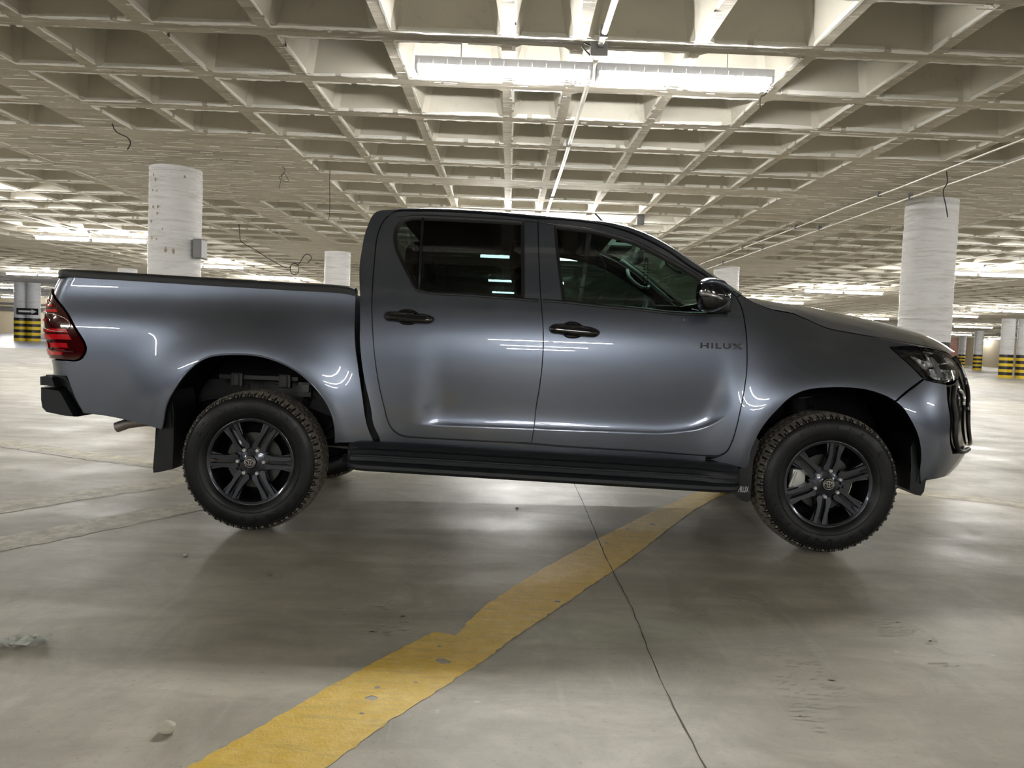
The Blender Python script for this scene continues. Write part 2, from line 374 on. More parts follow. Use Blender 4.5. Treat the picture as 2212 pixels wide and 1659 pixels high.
column(-14.28, 29.0, 'top of a distant white column showing just above the bed rail', GC)
column(15.54, 38.8, 'top of a distant white column showing just above the hood', GC)
cA = column(-26.69, 42.4, 'left one of the paired striped columns at the left edge', GC)
column(-25.98, 42.4, 'right one of the paired striped columns at the left edge, bearing the arrow sign', GC)
column(26.82, 41.2, 'left one of the paired striped columns at the right edge', GC)
column(27.72, 41.2, 'right one of the paired striped columns at the right edge', GC)
column(38.35, 62.5, 'yellow and black banded column in front of the salmon shutters', GC)
column(46.81, 79.0, 'smallest banded column, farthest one beside the headlamp', GC)
column(-35.86, 61.2, 'banded column partly hidden by the red tail light', GC)
for x, y in ((-4.5, 30.0), (5.54, 30.0), (-14.15, 39.8), (-4.42, 39.8), (5.54, 39.8), (15.45, 29.6), (15.45, 49.5), (-14.15, 19.9), (15.4, 19.9)):
    column(x, y, 'white round column hidden behind the pickup or a nearer column', 'hidden columns of the car park')
# chips where the paint of the left column has come off
chm = MB(); cc_ = bpy.data.objects['concrete_column']
for (px, py, sz) in ((375, 375, 5), (381, 386, 6), (429, 376, 6), (373, 408, 5), (385, 409, 4), (374, 443, 6), (388, 443, 7), (387, 457, 5), (369, 474, 6), (331, 381, 5), (372, 508, 6), (385, 511, 4), (405, 533, 8), (417, 536, 8), (330, 510, 4), (398, 490, 3)):
    dx = (px - 380) / 1661 * 10.1; z = 1.086 + (697 - py) / 1661 * 10.1; a0 = -PI / 2 + math.asin(max(-.99, min(.99, dx / .33))) + .42 * 0; a0 += -math.atan2(4.5, 10.42) * -1 * -1
    ng = 9; rr = .3375; k0 = len(chm.v); chm.v.append((rr * math.cos(a0), rr * math.sin(a0), z))
    for q in range(ng):
        t = 2 * PI * q / ng; ra = sz * .0028 * random.uniform(.5, 1.3); a = a0 + ra * math.cos(t) / rr; chm.v.append((rr * math.cos(a), rr * math.sin(a), z + ra * 1.5 * math.sin(t)))
    for q in range(ng): chm.f.append((k0, k0 + 1 + q, k0 + 1 + (q + 1) % ng)); chm.mi.append(0)
tag(chm.build('paint_chip', M_CHIP, cc_), kind='stuff')
# arrow sign on the left pair
ar = empty('arrow_sign', (-26.05, 42.02, 1.62)); tag(ar, 'small black sign with a white right-pointing arrow on the far left columns', 'sign')
MB().box(-.62, .55, -.03, .0, -.17, .17).build('sign_board', M_SB, ar)
mesh('arrow', [(-.5, -.04, -.05), (.2, -.04, -.05), (.2, -.04, -.12), (.48, -.04, 0), (.2, -.04, .12), (.2, -.04, .05), (-.5, -.04, .05), (-.5, -.031, -.05), (.2, -.031, -.05), (.2, -.031, -.12), (.48, -.031, 0), (.2, -.031, .12), (.2, -.031, .05), (-.5, -.031, .05)],
     [(0, 1, 2, 3, 4, 5, 6)] + [(i, (i + 1) % 7 + 7 if False else i + 7, (i + 1) % 7 + 7, (i + 1) % 7) for i in range(7)], M_WHITE, ar)
sb = MB().box(-4.175, -4.06, 10.20, 10.40, 2.0, 2.25, b=.01).build('junction_box', M_BOX); tag(sb, 'small dark grey box fixed to the right side of the chipped column', 'box')
# ---- fluorescent lights
def lamp_proto(detail):
    root = empty('fluorescent_light', (0, 0, 0))
    for s in (-1, 1):
        x0, x1 = (-1.27, -.015) if s < 0 else (.015, 1.27)
        h = MB().box(x0, x1, -.064, .064, .02, .075) if detail else MB().box(x0, x1, -.045, .045, .035, .075)
        h = h.build('housing', M_WHITE, root)
        if detail:
            for yy in (-.042, .042):
                MB().tube([(x0 + .035, yy, 0), (x1 - .035, yy, 0)], .0165, 12).build('tube', M_TUBEN, root, True)
            for xx in (x0, x1 - .02): MB().box(xx, xx + .02, -.064, .064, -.016, .03, b=.004).build('end_cap', M_WHITE, root, True, 40)
            g = MB()
            for k in range(13):
                xx = x0 + .03 + k * (x1 - x0 - .06) / 12
                g.tube([(xx, -.078, .05), (xx, -.075, -.01), (xx, -.045, -.045), (xx, .045, -.045), (xx, .075, -.01), (xx, .078, .05)], .0016, 4)
            for yy, zz in ((-.077, .02), (-.077, -.008), (-.045, -.046), (0, -.046), (.045, -.046), (.077, -.008)): g.tube([(x0, yy, zz), (x1, yy, zz)], .0016, 4)
            tag(g.build('wire_guard', M_GUARD, root))
        else:
            MB().tube([(x0 + .04, 0, 0), (x1 - .04, 0, 0)], .033, 8).build('tube', M_TUBE, root, True)
    return root
def ceil_h(x, y):
    cx = [i for i in range(len(RX) - 1) if RX[i][0] <= x < RX[i + 1][0]]; cy = [j for j in range(len(RY) - 1) if RY[j][0] <= y < RY[j + 1][0]]
    if not cx or not cy: return CZ
    a, b = RX[cx[0]], RX[cx[0] + 1]; c, d = RY[cy[0]], RY[cy[0] + 1]
    if (a[2] < 1.7 or a[2] >= 8.1) and (c[2] < 2.0 or c[2] >= 7.7): return CZ
    e = TAP + .02
    if a[0] + a[1] + e < x < b[0] - b[1] - e and c[0] + c[1] + e < y < d[0] - d[1] - e: return CZ + DEP
    if a[0] + a[1] < x < b[0] - b[1] and c[0] + c[1] < y < d[0] - d[1]: return CZ + .06
    return CZ
def hang(o):
    for xx in (-.95, .95):
        x, y = o.location.x + xx, o.location.y
        for q in range(28):
            if ceil_h(x, y) in (CZ, CZ + DEP): break
            x += .03 if xx < 0 else -.03
        MB().tube([(x - o.location.x, 0, .074), (x - o.location.x, 0, ceil_h(x, y) - 2.98 + .001)], .004, 5).build('hanger', M_GALV, o)
GL = 'fluorescent lights hung under the waffle ceiling'
near_l = lamp_proto(True); near_l.location = (.545, 5.6, 2.98); near_l.rotation_euler = (0, -.012, 0)
tag(near_l, 'nearest double fluorescent light in a white wire guard, above the pickup', 'light', GL); near_l.rotation_euler = (0, 0, 0); hang(near_l)
far = lamp_proto(False)
LL = [(-9.5, 17.6, 'lit double tube light left of the chipped column'), (-9.5, 24.0, 'lit tube light showing to the right of the chipped column, above the bed'),
      (-19.1, 31.4, 'lit tube light over the striped columns at the left edge'), (.53, 17.9, 'lit tube light seen through the pickup side windows, highest of them'),
      (.53, 25.3, 'lit tube light seen low through the rear door window'), (10.7, 24.7, 'lit double tube light above the middle of the hood'),
      (10.7, 31.3, 'lit tube light just right of the windscreen base'), (10.8, 17.8, 'large lit tube light right of the white column behind the hood'),
      (20.0, 31.2, 'lit double tube light above the striped pair at the right edge'), (19.9, 42.8, 'lit double tube light low above the hood, left of the white column'),
      (30.0, 49.6, 'lit double tube light right of the column, above the banded columns'), (21.2, 36.8, 'short lit tube end just right of the white column'),
      (39.8, 68.0, 'tiny lit tube light nearest the salmon shutters')]
hid = [(.53, 31.6), (-9.5, 31.0), (.53, 38), (.53, 44.5), (10.7, 38.2), (-9.5, 38), (-19.1, 38), (-19.1, 45), (.54, 12.7), (-9.5, 11.5), (10.8, 11.6), (-29, 45), (-29, 58), (20, 24.7), (-19.1, 24.5), (30, 38), (30, 62), (20, 56), (10.7, 50), (40, 56), (50, 78), (-9.5, 52), (45, 86), (-40, 52), (55, 88), (-31, 63), (-40, 63)]  # last two added to brighten the far left wall
beh = [(.54, -7.), (-9.4, 5.6), (-9.4, -.75), (-9.4, -7.), (10.6, 5.6), (10.6, -.75), (10.6, -7.), (-19, 11.5), (20, 11.5), (20, 2), (-19, 2), (.54, -13.5), (-9.4, -13.5), (10.6, -13.5), (.54, -20), (10.6, -20), (-9.4, -20)]
first = True; lamps = []
for (x, y, lb) in LL + [(x, y, None) for x, y in hid] + [(x, y, 1) for x, y in beh]:
    o = far if first else copy_tree(far); first = False
    o.location = (x, y, 2.98); lamps.append(o)
    if lb is None: tag(o, 'distant tube light hidden behind the pickup, a column or other lights', 'light', 'tube lights hidden from view')
    elif lb == 1: tag(o, 'tube light outside the picture, beside or behind the camera', 'light', 'tube lights outside the picture')
    else: tag(o, lb, 'light', GL)
for o in lamps: hang(o)
# ---- conduits
def conduit(x, y0, y1, z, label, r=.017, name='conduit', steps=2.9, clip=True):
    pts = [(x + random.uniform(-.012, .012), y0 + (y1 - y0) * i / 24, z + random.uniform(-.008, .008)) for i in range(25)]
    o = MB().tube(pts, r, 8).build(name, M_GALV, None, True); tag(o, label, 'pipe', 'steel conduits under the ceiling')
    y = y0 + .8; c = MB()
    while clip and y < min(y1, 30):
        c = MB(); c.box(x - .026, x + .026, y - .012, y + .012, z - r - .006, CZ - .003)
        c.build('clip', M_BOX, o); y += steps
    return o
conduit(.56, 1.5, 60, 3.125, 'steel conduit crossing over the nearest light, from the top edge down to the cab roof', .021)
conduit(4.76, 3.5, 40, 3.135, 'upper one of the two thin conduits left of the right column', .013)
conduit(5.17, 3.5, 40, 3.12, 'lower one of the two thin conduits, passing the top of the right column', .013)
conduit(-9.5, 8, 60, 3.13, 'thin conduit feeding the lights at the left', .014)
conduit(10.75, 8, 60, 3.13, 'thin conduit feeding the lights beyond the hood', .014)
jb = empty('junction_box', (.555, 5.44, 3.10)); tag(jb, 'dark junction box on the conduit above the nearest light, cable looping out', 'box')
MB().box(-.06, .06, -.045, .045, -.05, .045, b=.008).build('casing', M_BOX, jb)
MB().tube([(-.05, -.03, .02), (-.11, -.05, .03), (-.12, -.06, -.0), (-.07, -.04, -.04), (-.03, .02, -.05), (-.02, .09, -.045)], .006, 7).build('cable', M_WIRE, jb, True)
jb2 = MB().box(2.02, 2.14, 12.55, 12.65, 3.02, 3.179, b=.01).build('junction_box', M_BOX); tag(jb2, 'small box with taped wires hanging from the ceiling just above the windscreen', 'box')
# ---- loose wires
def wire(pts, r, label, name='loose_wire', cat='wire'):
    P = [Vector(p) for p in pts]; o = []
    for i in range(len(P) - 1):
        a = P[max(i - 1, 0)]; b = P[i]; c = P[i + 1]; d = P[min(i + 2, len(P) - 1)]
        for k in range(5):
            t = k / 5; o.append(.5 * ((2 * b) + (c - a) * t + (2 * a - 5 * b + 4 * c - d) * t * t + (3 * b - a - 3 * c + d) * t ** 3))
    o.append(P[-1]); w = MB().tube(o, r, 6).build(name, M_WIRE, None, True); return tag(w, label, cat)
wire([(-4.22, 8.2, 3.2), (-4.17, 8.2, 3.1), (-4.05, 8.2, 3.04), (-4.02, 8.2, 2.98), (-4.05, 8.2, 2.92)], .006, 'black wire hanging from a coffer left of the chipped column top')
wire([(-2.4, 10.2, 3.2), (-2.4, 10.2, 3.0), (-2.39, 10.2, 2.72), (-2.4, 10.2, 2.56)], .004, 'thin straight wire hanging down left of the pickup cab')
wire([(-2.95, 10.0, 3.19), (-2.93, 10.0, 3.12), (-3.0, 10.0, 3.03), (-2.88, 10.0, 3.0), (-2.95, 10.0, 3.1), (-3.0, 10.0, 2.9)], .003, 'tangle of very thin wires under the flat slab by the chipped column')
lp = [(-5.5, 15.9, 2.86), (-5.2, 15.9, 2.7), (-4.9, 15.9, 2.52), (-4.6, 15.9, 2.38), (-4.5, 15.9, 2.40)]
for k in range(14): lp.append((-4.42 + .09 * math.cos(k * .9 + 2.6), 15.9, 2.36 + .12 * math.sin(k * .9 + 2.6)))
lp += [(-4.33, 15.9, 2.47), (-4.22, 15.9, 2.65), (-4.12, 15.9, 2.66), (-4.08, 15.9, 2.58), (-4.16, 15.9, 2.5)]
wire([(-5.6, 15.9, ceil_h(-5.6, 15.9) + .005), (-5.55, 15.9, 3.0)] + lp, .008, 'coil of black cable hanging above the bed between two columns', 'cable_coil', 'cable')
wire([(4.78, 8.6, 3.12), (4.80, 8.6, 3.0), (4.76, 8.6, 2.9), (4.80, 8.6, 2.75), (4.83, 8.6, 2.62)], .006, 'black wire dangling from the conduit in front of the right column')
wire([(2.0, 6.2, 3.19), (1.97, 6.2, 3.1), (1.93, 6.2, 3.07), (1.93, 6.2, 2.99)], .006, 'short dark wire hanging over the right half of the nearest light')
wire([(-2.2, 3.0 + 1.4, 3.19), (-2.12, 4.4, 3.13), (-2.18, 4.4, 3.09), (-2.1, 4.4, 3.17), (-2.06, 4.4, 3.08)], .004, 'small knot of wire under a rib near the top left')
# ---- floor paint, joint, tracks
def jag(pts, amp, step=.05):
    o = []
    for i in range(len(pts) - 1):
        (x0, y0), (x1, y1) = pts[i], pts[i + 1]; L = math.hypot(x1 - x0, y1 - y0); n = max(1, int(L / step))
        for k in range(n):
            t = k / n; o.append((x0 + (x1 - x0) * t + random.uniform(-amp, amp), y0 + (y1 - y0) * t + random.uniform(-amp, amp)))
    o.append(pts[-1]); return o
def decal(name, pts, m, z, amp=.006, step=.05, holes=0, label=None, rnd=(0.02, .06)):
    P = jag(pts + [pts[0]], amp, step)[:-1]; V = [Vector(p) for p in P]; n = len(V); E = [(i, (i + 1) % n) for i in range(n)]; polys = [P]
    xs = [p[0] for p in P]; ys = [p[1] for p in P]; H = []; tries = 0
    while len(H) < holes and tries < 2000:
        tries += 1; cx, cy = random.uniform(min(xs), max(xs)), random.uniform(min(ys), max(ys)); r = random.uniform(*rnd) * random.uniform(.3, 1)
        if not inside(cx, cy, P) or not all(inside(cx + r * 1.5 * math.cos(a), cy + r * 1.5 * math.sin(a), P) for a in (0, 1, 2, 3, 4, 5)) or any(math.hypot(cx - h[0], cy - h[1]) < r + h[2] + .02 for h in H): continue
        H.append((cx, cy, r)); q = [(cx + r * random.uniform(.5, 1.25) * math.cos(2 * PI * k / 11), cy + r * .8 * random.uniform(.5, 1.25) * math.sin(2 * PI * k / 11)) for k in range(11)]
        s = len(V); V += [Vector(p) for p in q]; E += [(s + k, s + (k + 1) % 11) for k in range(11)]; polys.append(q)
    vs, es, fs, *_ = delaunay_2d_cdt(V, E, [], 0, 1e-6)
    keep = []
    for f in fs:
        cx = sum(vs[i].x for i in f) / 3; cy = sum(vs[i].y for i in f) / 3
        if inside(cx, cy, polys[0]) and not any(inside(cx, cy, q) for q in polys[1:]): keep.append(tuple(f))
    o = mesh(name, [(v.x, v.y, z) for v in vs], keep, m, floor)
    if o.data.polygons and o.data.polygons[0].normal.z < 0: o.data.flip_normals()
    if label: o['label'] = label
    return o
def inside(x, y, P):
    c = False; j = len(P) - 1
    for i in range(len(P)):
        if (P[i][1] > y) != (P[j][1] > y) and x < (P[j][0] - P[i][0]) * (y - P[i][1]) / (P[j][1] - P[i][1]) + P[i][0]: c = not c
        j = i
    return c
decal('painted_line', [(-1.30, .75), (-.757, 1.835), (-.575, 2.182), (-.413, 2.477), (-.235, 2.775), (-.15, 2.75), (-.125, 2.84), (-.07, 3.03), (.059, 3.311), (.213, 3.617), (.535, 4.192), (.901, 4.808), (1.12, 5.159), (1.5, 5.75), (2.0, 6.55), (2.2, 6.45), (1.532, 5.46), (1.281, 5.042), (.976, 4.462), (.781, 4.062), (.555, 3.635), (.056, 2.73), (-.033, 2.552), (-.294, 2.103), (-.417, 1.855), (-.95, .75)],
      M_YEL, .0016, .0045, .025, 30, 'worn yellow painted line running diagonally under the pickup', (.008, .035))
for pts, lb in (([(-3.9, 3.2), (-2.997, 4.566), (-2.691, 5.023), (-2.326, 5.522), (-1.5, 6.8), (-1.3, 6.65), (-2.185, 5.265), (-2.546, 4.752), (-2.822, 4.298), (-3.7, 3.0)], 'faded cream line, farther of the two left of the rear wheel'),
                ([(-3.2, 2.8), (-2.509, 3.821), (-2.269, 4.237), (-1.956, 4.715), (-1.2, 5.9), (-1.05, 5.75), (-1.814, 4.506), (-2.115, 3.951), (-2.345, 3.572), (-3.0, 2.6)], 'faded cream line, nearer of the two left of the rear wheel'),
                ([(-6.2, 7.85), (-4.635, 7.062), (-3.484, 6.499), (-2.765, 6.165), (-2.628, 5.859), (-3.302, 6.16), (-4.391, 6.69), (-6.2, 7.55)], 'faded pale strip behind the rear bumper'),
                ([(2.6, 6.31), (3.253, 6.064), (3.968, 5.763), (4.8, 5.42), (4.7, 5.2), (3.821, 5.544), (3.167, 5.901), (2.5, 6.15)], 'faded cream line right of the front wheel')):
    decal('painted_line', pts, M_CREAM, .0014, .012, .06, 10, lb, (.01, .04))
def strip(name, pts, w, m, z, amp=.004):
    P = jag(pts, amp, .06); vs = []; fs = []
    for i, (x, y) in enumerate(P):
        a = P[max(0, i - 1)]; b = P[min(len(P) - 1, i + 1)]; dx, dy = b[0] - a[0], b[1] - a[1]; L = math.hypot(dx, dy); ww = w * random.uniform(.6, 1.3)
        vs += [(x - dy / L * ww, y + dx / L * ww, z), (x + dy / L * ww, y - dx / L * ww, z)]
        if i: fs.append((2 * i - 2, 2 * i - 1, 2 * i + 1, 2 * i))
    return mesh(name, vs, fs, m, floor)
strip('floor_joint', [(.547, 60), (.547, 12), (.55, 5.9), (.55, 5.064), (.538, 3.813), (.552, 3.109), (.535, 2.5), (.545, 2.122), (.55, 1.912), (.55, -5)], .0024, M_JOINT, .002, .003)
strip('floor_crack', [(-6.0, 7.3), (-4.4, 6.62), (-3.3, 6.1), (-2.4, 5.75)], .005, M_JOINT, .002, .012)
# tread prints left by turning tires
def track(x0, y0, x1, y1, w, n, bend=0.):
    n = int(n * 1.8); k = MB(); L = math.hypot(x1 - x0, y1 - y0); ux, uy = (x1 - x0) / L, (y1 - y0) / L
    for i in range(n):
        t = (i + random.uniform(-.2, .2)) / n; off = bend * math.sin(PI * t)
        for s in range(9):
            if random.random() < .5 - .3 * math.sin(i * .35): continue
            q = (s - 4) / 9 * w + random.uniform(-.01, .01); cx = x0 + ux * L * t - uy * (q + off); cy = y0 + uy * L * t + ux * (q + off)
            a = w * .055 * random.uniform(.6, 1.3); b = L / n * .15 * random.uniform(.6, 1.3); sk = random.uniform(-.3, .3) + .3
            k.add([(cx - uy * p - ux * (e + p * sk), cy + ux * p - uy * (e + p * sk), .0011) for p, e in ((-a, -b), (a, -b), (a, b), (-a, b))], [(0, 1, 2, 3)])
    o = k.build('tread_print', M_TRACK, floor); return tag(o, kind='stuff')
track(1.18, 4.5, .98, 2.1, .22, 46, .03); track(1.45, 4.1, 1.62, 2.6, .2, 30); track(-.35, 4.0, -.42, 2.7, .24, 26); track(.95, 4.6, .78, 3.0, .16, 36)
# ---- litter
st = bmesh.new(); bmesh.ops.create_icosphere(st, subdivisions=3, radius=1)
for v in st.verts:
    n_ = v.co.copy(); v.co *= 1 + .12 * math.sin(n_.x * 3 + 1) * math.cos(n_.y * 4) + .06 * math.sin(n_.z * 9 + n_.x * 5); v.co = Vector((v.co.x * .023, v.co.y * .02, v.co.z * .017 + .016))
so = MB().bm(st).build('stone', M_STONE, None, True); so.location = (-.872, 2.005, 0); tag(so, 'small pale stone lying on the floor near the bottom left', 'stone')
fb = bmesh.new(); bmesh.ops.create_grid(fb, x_segments=14, y_segments=7, size=1)
for v in fb.verts:
    x, y = v.co.x, v.co.y; v.co = Vector((x * .085, y * .04 * (1 - .4 * abs(x)), .012 + .012 * math.sin(x * 7 + y * 3) * math.cos(y * 5 - x * 2) + .006 * random.random()))
fo = MB().bm(fb).build('plastic_scrap', M_FILM, None); fo.location = (-1.60, 2.545, 0); fo.rotation_euler = (0, 0, .35); tag(fo, 'crumpled scrap of clear plastic on the floor at the lower left', 'litter')
for (x, y, r, lb) in ((-1.015, 3.361, .011, 'tiny dark pebble below the rear wheel'), (-1.496, 3.616, .013, 'tiny pale chip of paint left of the rear wheel base'), (.1, 4.9, .012, 'tiny dark chip on the floor beneath the running board')):
    pb_ = bmesh.new(); bmesh.ops.create_icosphere(pb_, subdivisions=1, radius=r)
    for v in pb_.verts: v.co.z = v.co.z * .35 + r * .3
    o = MB().bm(pb_).build('pebble', M_STONE if 'pale' in lb else M_BOX, None, True); o.location = (x, y, 0); tag(o, lb, 'pebble')
import math
class Spl:
    def __init__(s,P):
        s.x=[p[0] for p in P];s.y=[p[1] for p in P];n=len(P);h=[s.x[i+1]-s.x[i] for i in range(n-1)]
        a=[0.]*n;l=[1.]*n;m=[0.]*n;z=[0.]*n
        for i in range(1,n-1):
            a[i]=3*((s.y[i+1]-s.y[i])/h[i]-(s.y[i]-s.y[i-1])/h[i-1])
            l[i]=2*(s.x[i+1]-s.x[i-1])-h[i-1]*m[i-1];m[i]=h[i]/l[i];z[i]=(a[i]-h[i-1]*z[i-1])/l[i]
        s.c=[0.]*n;s.b=[0.]*n;s.d=[0.]*n
        for j in range(n-2,-1,-1):
            s.c[j]=z[j]-m[j]*s.c[j+1];s.b[j]=(s.y[j+1]-s.y[j])/h[j]-h[j]*(s.c[j+1]+2*s.c[j])/3;s.d[j]=(s.c[j+1]-s.c[j])/(3*h[j])
        s.n=n
    def __call__(s,x):
        if x<=s.x[0]: return s.y[0]+s.b[0]*(x-s.x[0])
        if x>=s.x[-1]:
            j=s.n-2;h=s.x[-1]-s.x[j];return s.y[-1]+(s.b[j]+2*s.c[j]*h+3*s.d[j]*h*h)*(x-s.x[-1])
        j=0
        while x>s.x[j+1]: j+=1
        t=x-s.x[j];return s.y[j]+t*(s.b[j]+t*(s.c[j]+t*s.d[j]))
def sst(a,b,x):
    t=max(0.,min(1.,(x-a)/(b-a)));return t*t*t*(t*(6*t-15)+10)
LOW=[(.30,.80),(.42,.845),(.55,.870),(.70,.884),(.85,.891),(1.0,.890),(1.12,.879),(1.22,.859)]
CABV=Spl(LOW+[(1.29,.838),(1.40,.800),(1.55,.742),(1.68,.690),(1.76,.654),(1.83,.61)])
BEDV=Spl(LOW+[(1.30,.853),(1.4,.85)])
CAPV=Spl([(.2,.78),(.30,.83),(.42,.865),(.6,.89),(.8,.895),(.92,.885),(1.02,.862),(1.10,.828),(1.2,.76),(1.3,.68)])  # nose section
UF=Spl([(.25,3.68),(.35,3.83),(.45,3.97),(.55,4.055),(.70,4.07),(.85,4.06),(.95,4.03),(1.02,4.0),(1.08,3.955),(1.14,3.84),(1.2,3.68),(1.3,3.45)])
UR=Spl([(.5,-1.04),(.7,-1.06),(.85,-1.065),(.95,-1.086),(1.05,-1.102),(1.15,-1.104),(1.22,-1.094),(1.28,-1.072),(1.34,-1.035),(1.4,-.975)])
U1=3.38;LN=.99;RC=.13
def crease(u):
    return .615+.03*sst(2.0,2.45,u)**2+ .28*max(0.,(u-2.30)/.35)**2.2
def bump(u,z,uc,zc,R,amp,w):
    r=math.hypot(u-uc,(z-zc))
    t=max(0.,(r-R)/w)
    return amp*math.exp(-t*t*2.2)
def V(u,z,reg):
    v=(BEDV if reg=='bed' else CABV)(z)
    if u>2.2:
        k=sst(2.35,3.3,u)
        v=v*(1-k)+CAPV(z)*k
    v+=bump(u,z,0.02,.48,.45,.045,.26)+bump(u,z,3.06,.44,.44,.045,.26)
    if reg!='bed' and .8<u<2.9:
        zc=crease(u);x=(z-zc)/.085
        if x>0: v-=.016*x*math.exp(1-x)*sst(.85,1.05,u)*(1-sst(2.38,2.56,u))*(1-sst(1.0,1.15,z))
    return v
def S(s,z,reg='cab'):
    if reg=='bed' and s<UR(z)+RC:
        uc=UR(z)+RC;a=uc-s;v=V(uc,z,reg)
        if a<RC*math.pi/2:
            q=a/RC;return (uc-RC*math.sin(q),v-RC*(1-math.cos(q)),z)
        return (UR(z),v-RC-(a-RC*math.pi/2),z)
    if s>U1:
        th=min(1.,(s-U1)/LN)*math.pi/2;t=math.sin(th);uf=UF(z)
        u=U1+(uf-U1)*t
        return (u,V(U1+(u-U1)*.6,z,reg)*max(0.,1-t**2.5)**(1/2.15),z)
    return (s,V(s,z,reg),z)
BED = [(-1.082, 1.329), (-0.291, 1.314), (0.213, 1.303), (0.513, 1.295), (0.554, 1.288, 1), (0.557, 1.177), (0.565, 1.033), (0.585, 0.914), (0.611, 0.762), (0.639, 0.607), (0.671, 0.522, 1), (0.573, 0.513), (0.48, 0.509, 1), (0.479, 0.57), (0.464, 0.649), (0.43, 0.721), (0.375, 0.792), (0.314, 0.85), (0.241, 0.896), (0.162, 0.928), (0.077, 0.948), (-0.02, 0.952), (-0.104, 0.947), (-0.171, 0.935), (-0.231, 0.905), (-0.291, 0.848), (-0.344, 0.776), (-0.395, 0.683), (-0.42, 0.572), (-0.428, 0.545, 1), (-0.55, 0.569), (-0.714, 0.596), (-0.854, 0.61, 1), (-0.892, 0.68), (-0.919, 0.755), (-0.936, 0.802, 1), (-1.22, 0.8, 1), (-1.22, 0.889, 1), (-0.935, 0.884), (-0.879, 0.885), (-0.857, 0.896), (-0.839, 0.923), (-0.832, 0.95), (-0.842, 0.983), (-0.882, 1.042), (-0.945, 1.138), (-1.077, 1.261, 1), (-1.2, 1.262, 1), (-1.14, 1.325, 1)]
TAIL = [(-1.077, 1.259, 1), (-0.948, 1.138), (-0.885, 1.042), (-0.845, 0.982), (-0.835, 0.95), (-0.841, 0.927), (-0.859, 0.9), (-0.879, 0.888), (-0.935, 0.887), (-1.215, 0.893, 1), (-1.2, 1.258, 1)]
CABS = [(2.41, 0.51, 1), (2.09, 0.52), (1.623, 0.531), (1.497, 0.537), (0.901, 0.547), (0.851, 0.548), (0.802, 0.56), (0.765, 0.589), (0.74, 0.639), (0.724, 0.702), (0.702, 0.786), (0.675, 0.918), (0.656, 1.061), (0.646, 1.156), (0.637, 1.26), (0.634, 1.324), (0.632, 1.421), (0.63, 1.521), (0.633, 1.605), (0.646, 1.667), (0.673, 1.714), (0.713, 1.745), (0.805, 1.755), (1.187, 1.756), (1.489, 1.741), (1.629, 1.735), (1.799, 1.721), (1.939, 1.69), (2.024, 1.661), (2.107, 1.623), (2.19, 1.577), (2.298, 1.502), (2.38, 1.453), (2.439, 1.419), (2.505, 1.378), (2.543, 1.345, 1), (2.572, 1.36, 1), (2.517, 1.396), (2.462, 1.429), (2.381, 1.486), (2.3, 1.54), (2.218, 1.596), (2.135, 1.644), (2.051, 1.683), (1.967, 1.712), (1.855, 1.732), (1.684, 1.743), (1.458, 1.757), (1.186, 1.769), (0.94, 1.773), (0.706, 1.761), (0.641, 1.755), (0.61, 1.744), (0.591, 1.719), (0.575, 1.671), (0.56, 1.602), (0.555, 1.529), (0.552, 1.446), (0.562, 1.338), (0.573, 1.258), (0.582, 1.128), (0.586, 1.034), (0.614, 0.853), (0.652, 0.7), (0.668, 0.608), (0.699, 0.54, 1), (0.716, 0.468, 1), (2.417, 0.435, 1)]
RDOOR = [(0.901, 0.551), (0.851, 0.553), (0.802, 0.565), (0.765, 0.592), (0.74, 0.642), (0.724, 0.702), (0.702, 0.786), (0.675, 0.918), (0.656, 1.061), (0.646, 1.156), (0.637, 1.26), (0.634, 1.324), (0.632, 1.421), (0.63, 1.521), (0.633, 1.605), (0.646, 1.667), (0.673, 1.714), (0.713, 1.745), (0.805, 1.754), (1.187, 1.753), (1.489, 1.735, 1), (1.5, 1.528), (1.516, 1.313), (1.532, 1.165), (1.538, 1.074), (1.536, 0.95), (1.526, 0.829), (1.514, 0.731), (1.508, 0.638), (1.497, 0.542, 1)]
FDOOR = [(1.489, 1.735, 1), (1.629, 1.735), (1.799, 1.721), (1.939, 1.69), (2.024, 1.661), (2.107, 1.623), (2.19, 1.577), (2.298, 1.502), (2.38, 1.453), (2.439, 1.419), (2.505, 1.378), (2.543, 1.345, 1), (2.561, 1.309), (2.577, 1.243), (2.587, 1.164), (2.592, 1.068), (2.592, 0.965), (2.582, 0.865), (2.567, 0.767), (2.552, 0.679), (2.534, 0.598), (2.509, 0.542), (2.473, 0.517), (2.437, 0.514), (2.089, 0.524), (1.623, 0.535), (1.497, 0.542, 1), (1.508, 0.638), (1.514, 0.731), (1.526, 0.829), (1.536, 0.95), (1.538, 1.074), (1.532, 1.165), (1.516, 1.313), (1.5, 1.528)]
RWIN = [(0.864, 1.719), (0.798, 1.716), (0.757, 1.694), (0.731, 1.653), (0.726, 1.609), (0.737, 1.552), (0.777, 1.471), (0.82, 1.396), (0.862, 1.333), (0.884, 1.32), (1.158, 1.309), (1.425, 1.298, 1), (1.416, 1.507), (1.407, 1.711, 1), (1.134, 1.717)]
FWIN = [(1.584, 1.696, 1), (1.742, 1.683), (1.883, 1.657), (2.023, 1.616), (2.133, 1.562), (2.243, 1.502), (2.33, 1.45), (2.418, 1.381), (2.484, 1.31), (2.5, 1.269, 1), (2.346, 1.254), (2.209, 1.253), (2.019, 1.268), (1.801, 1.28), (1.637, 1.291, 1), (1.618, 1.418), (1.598, 1.56)]
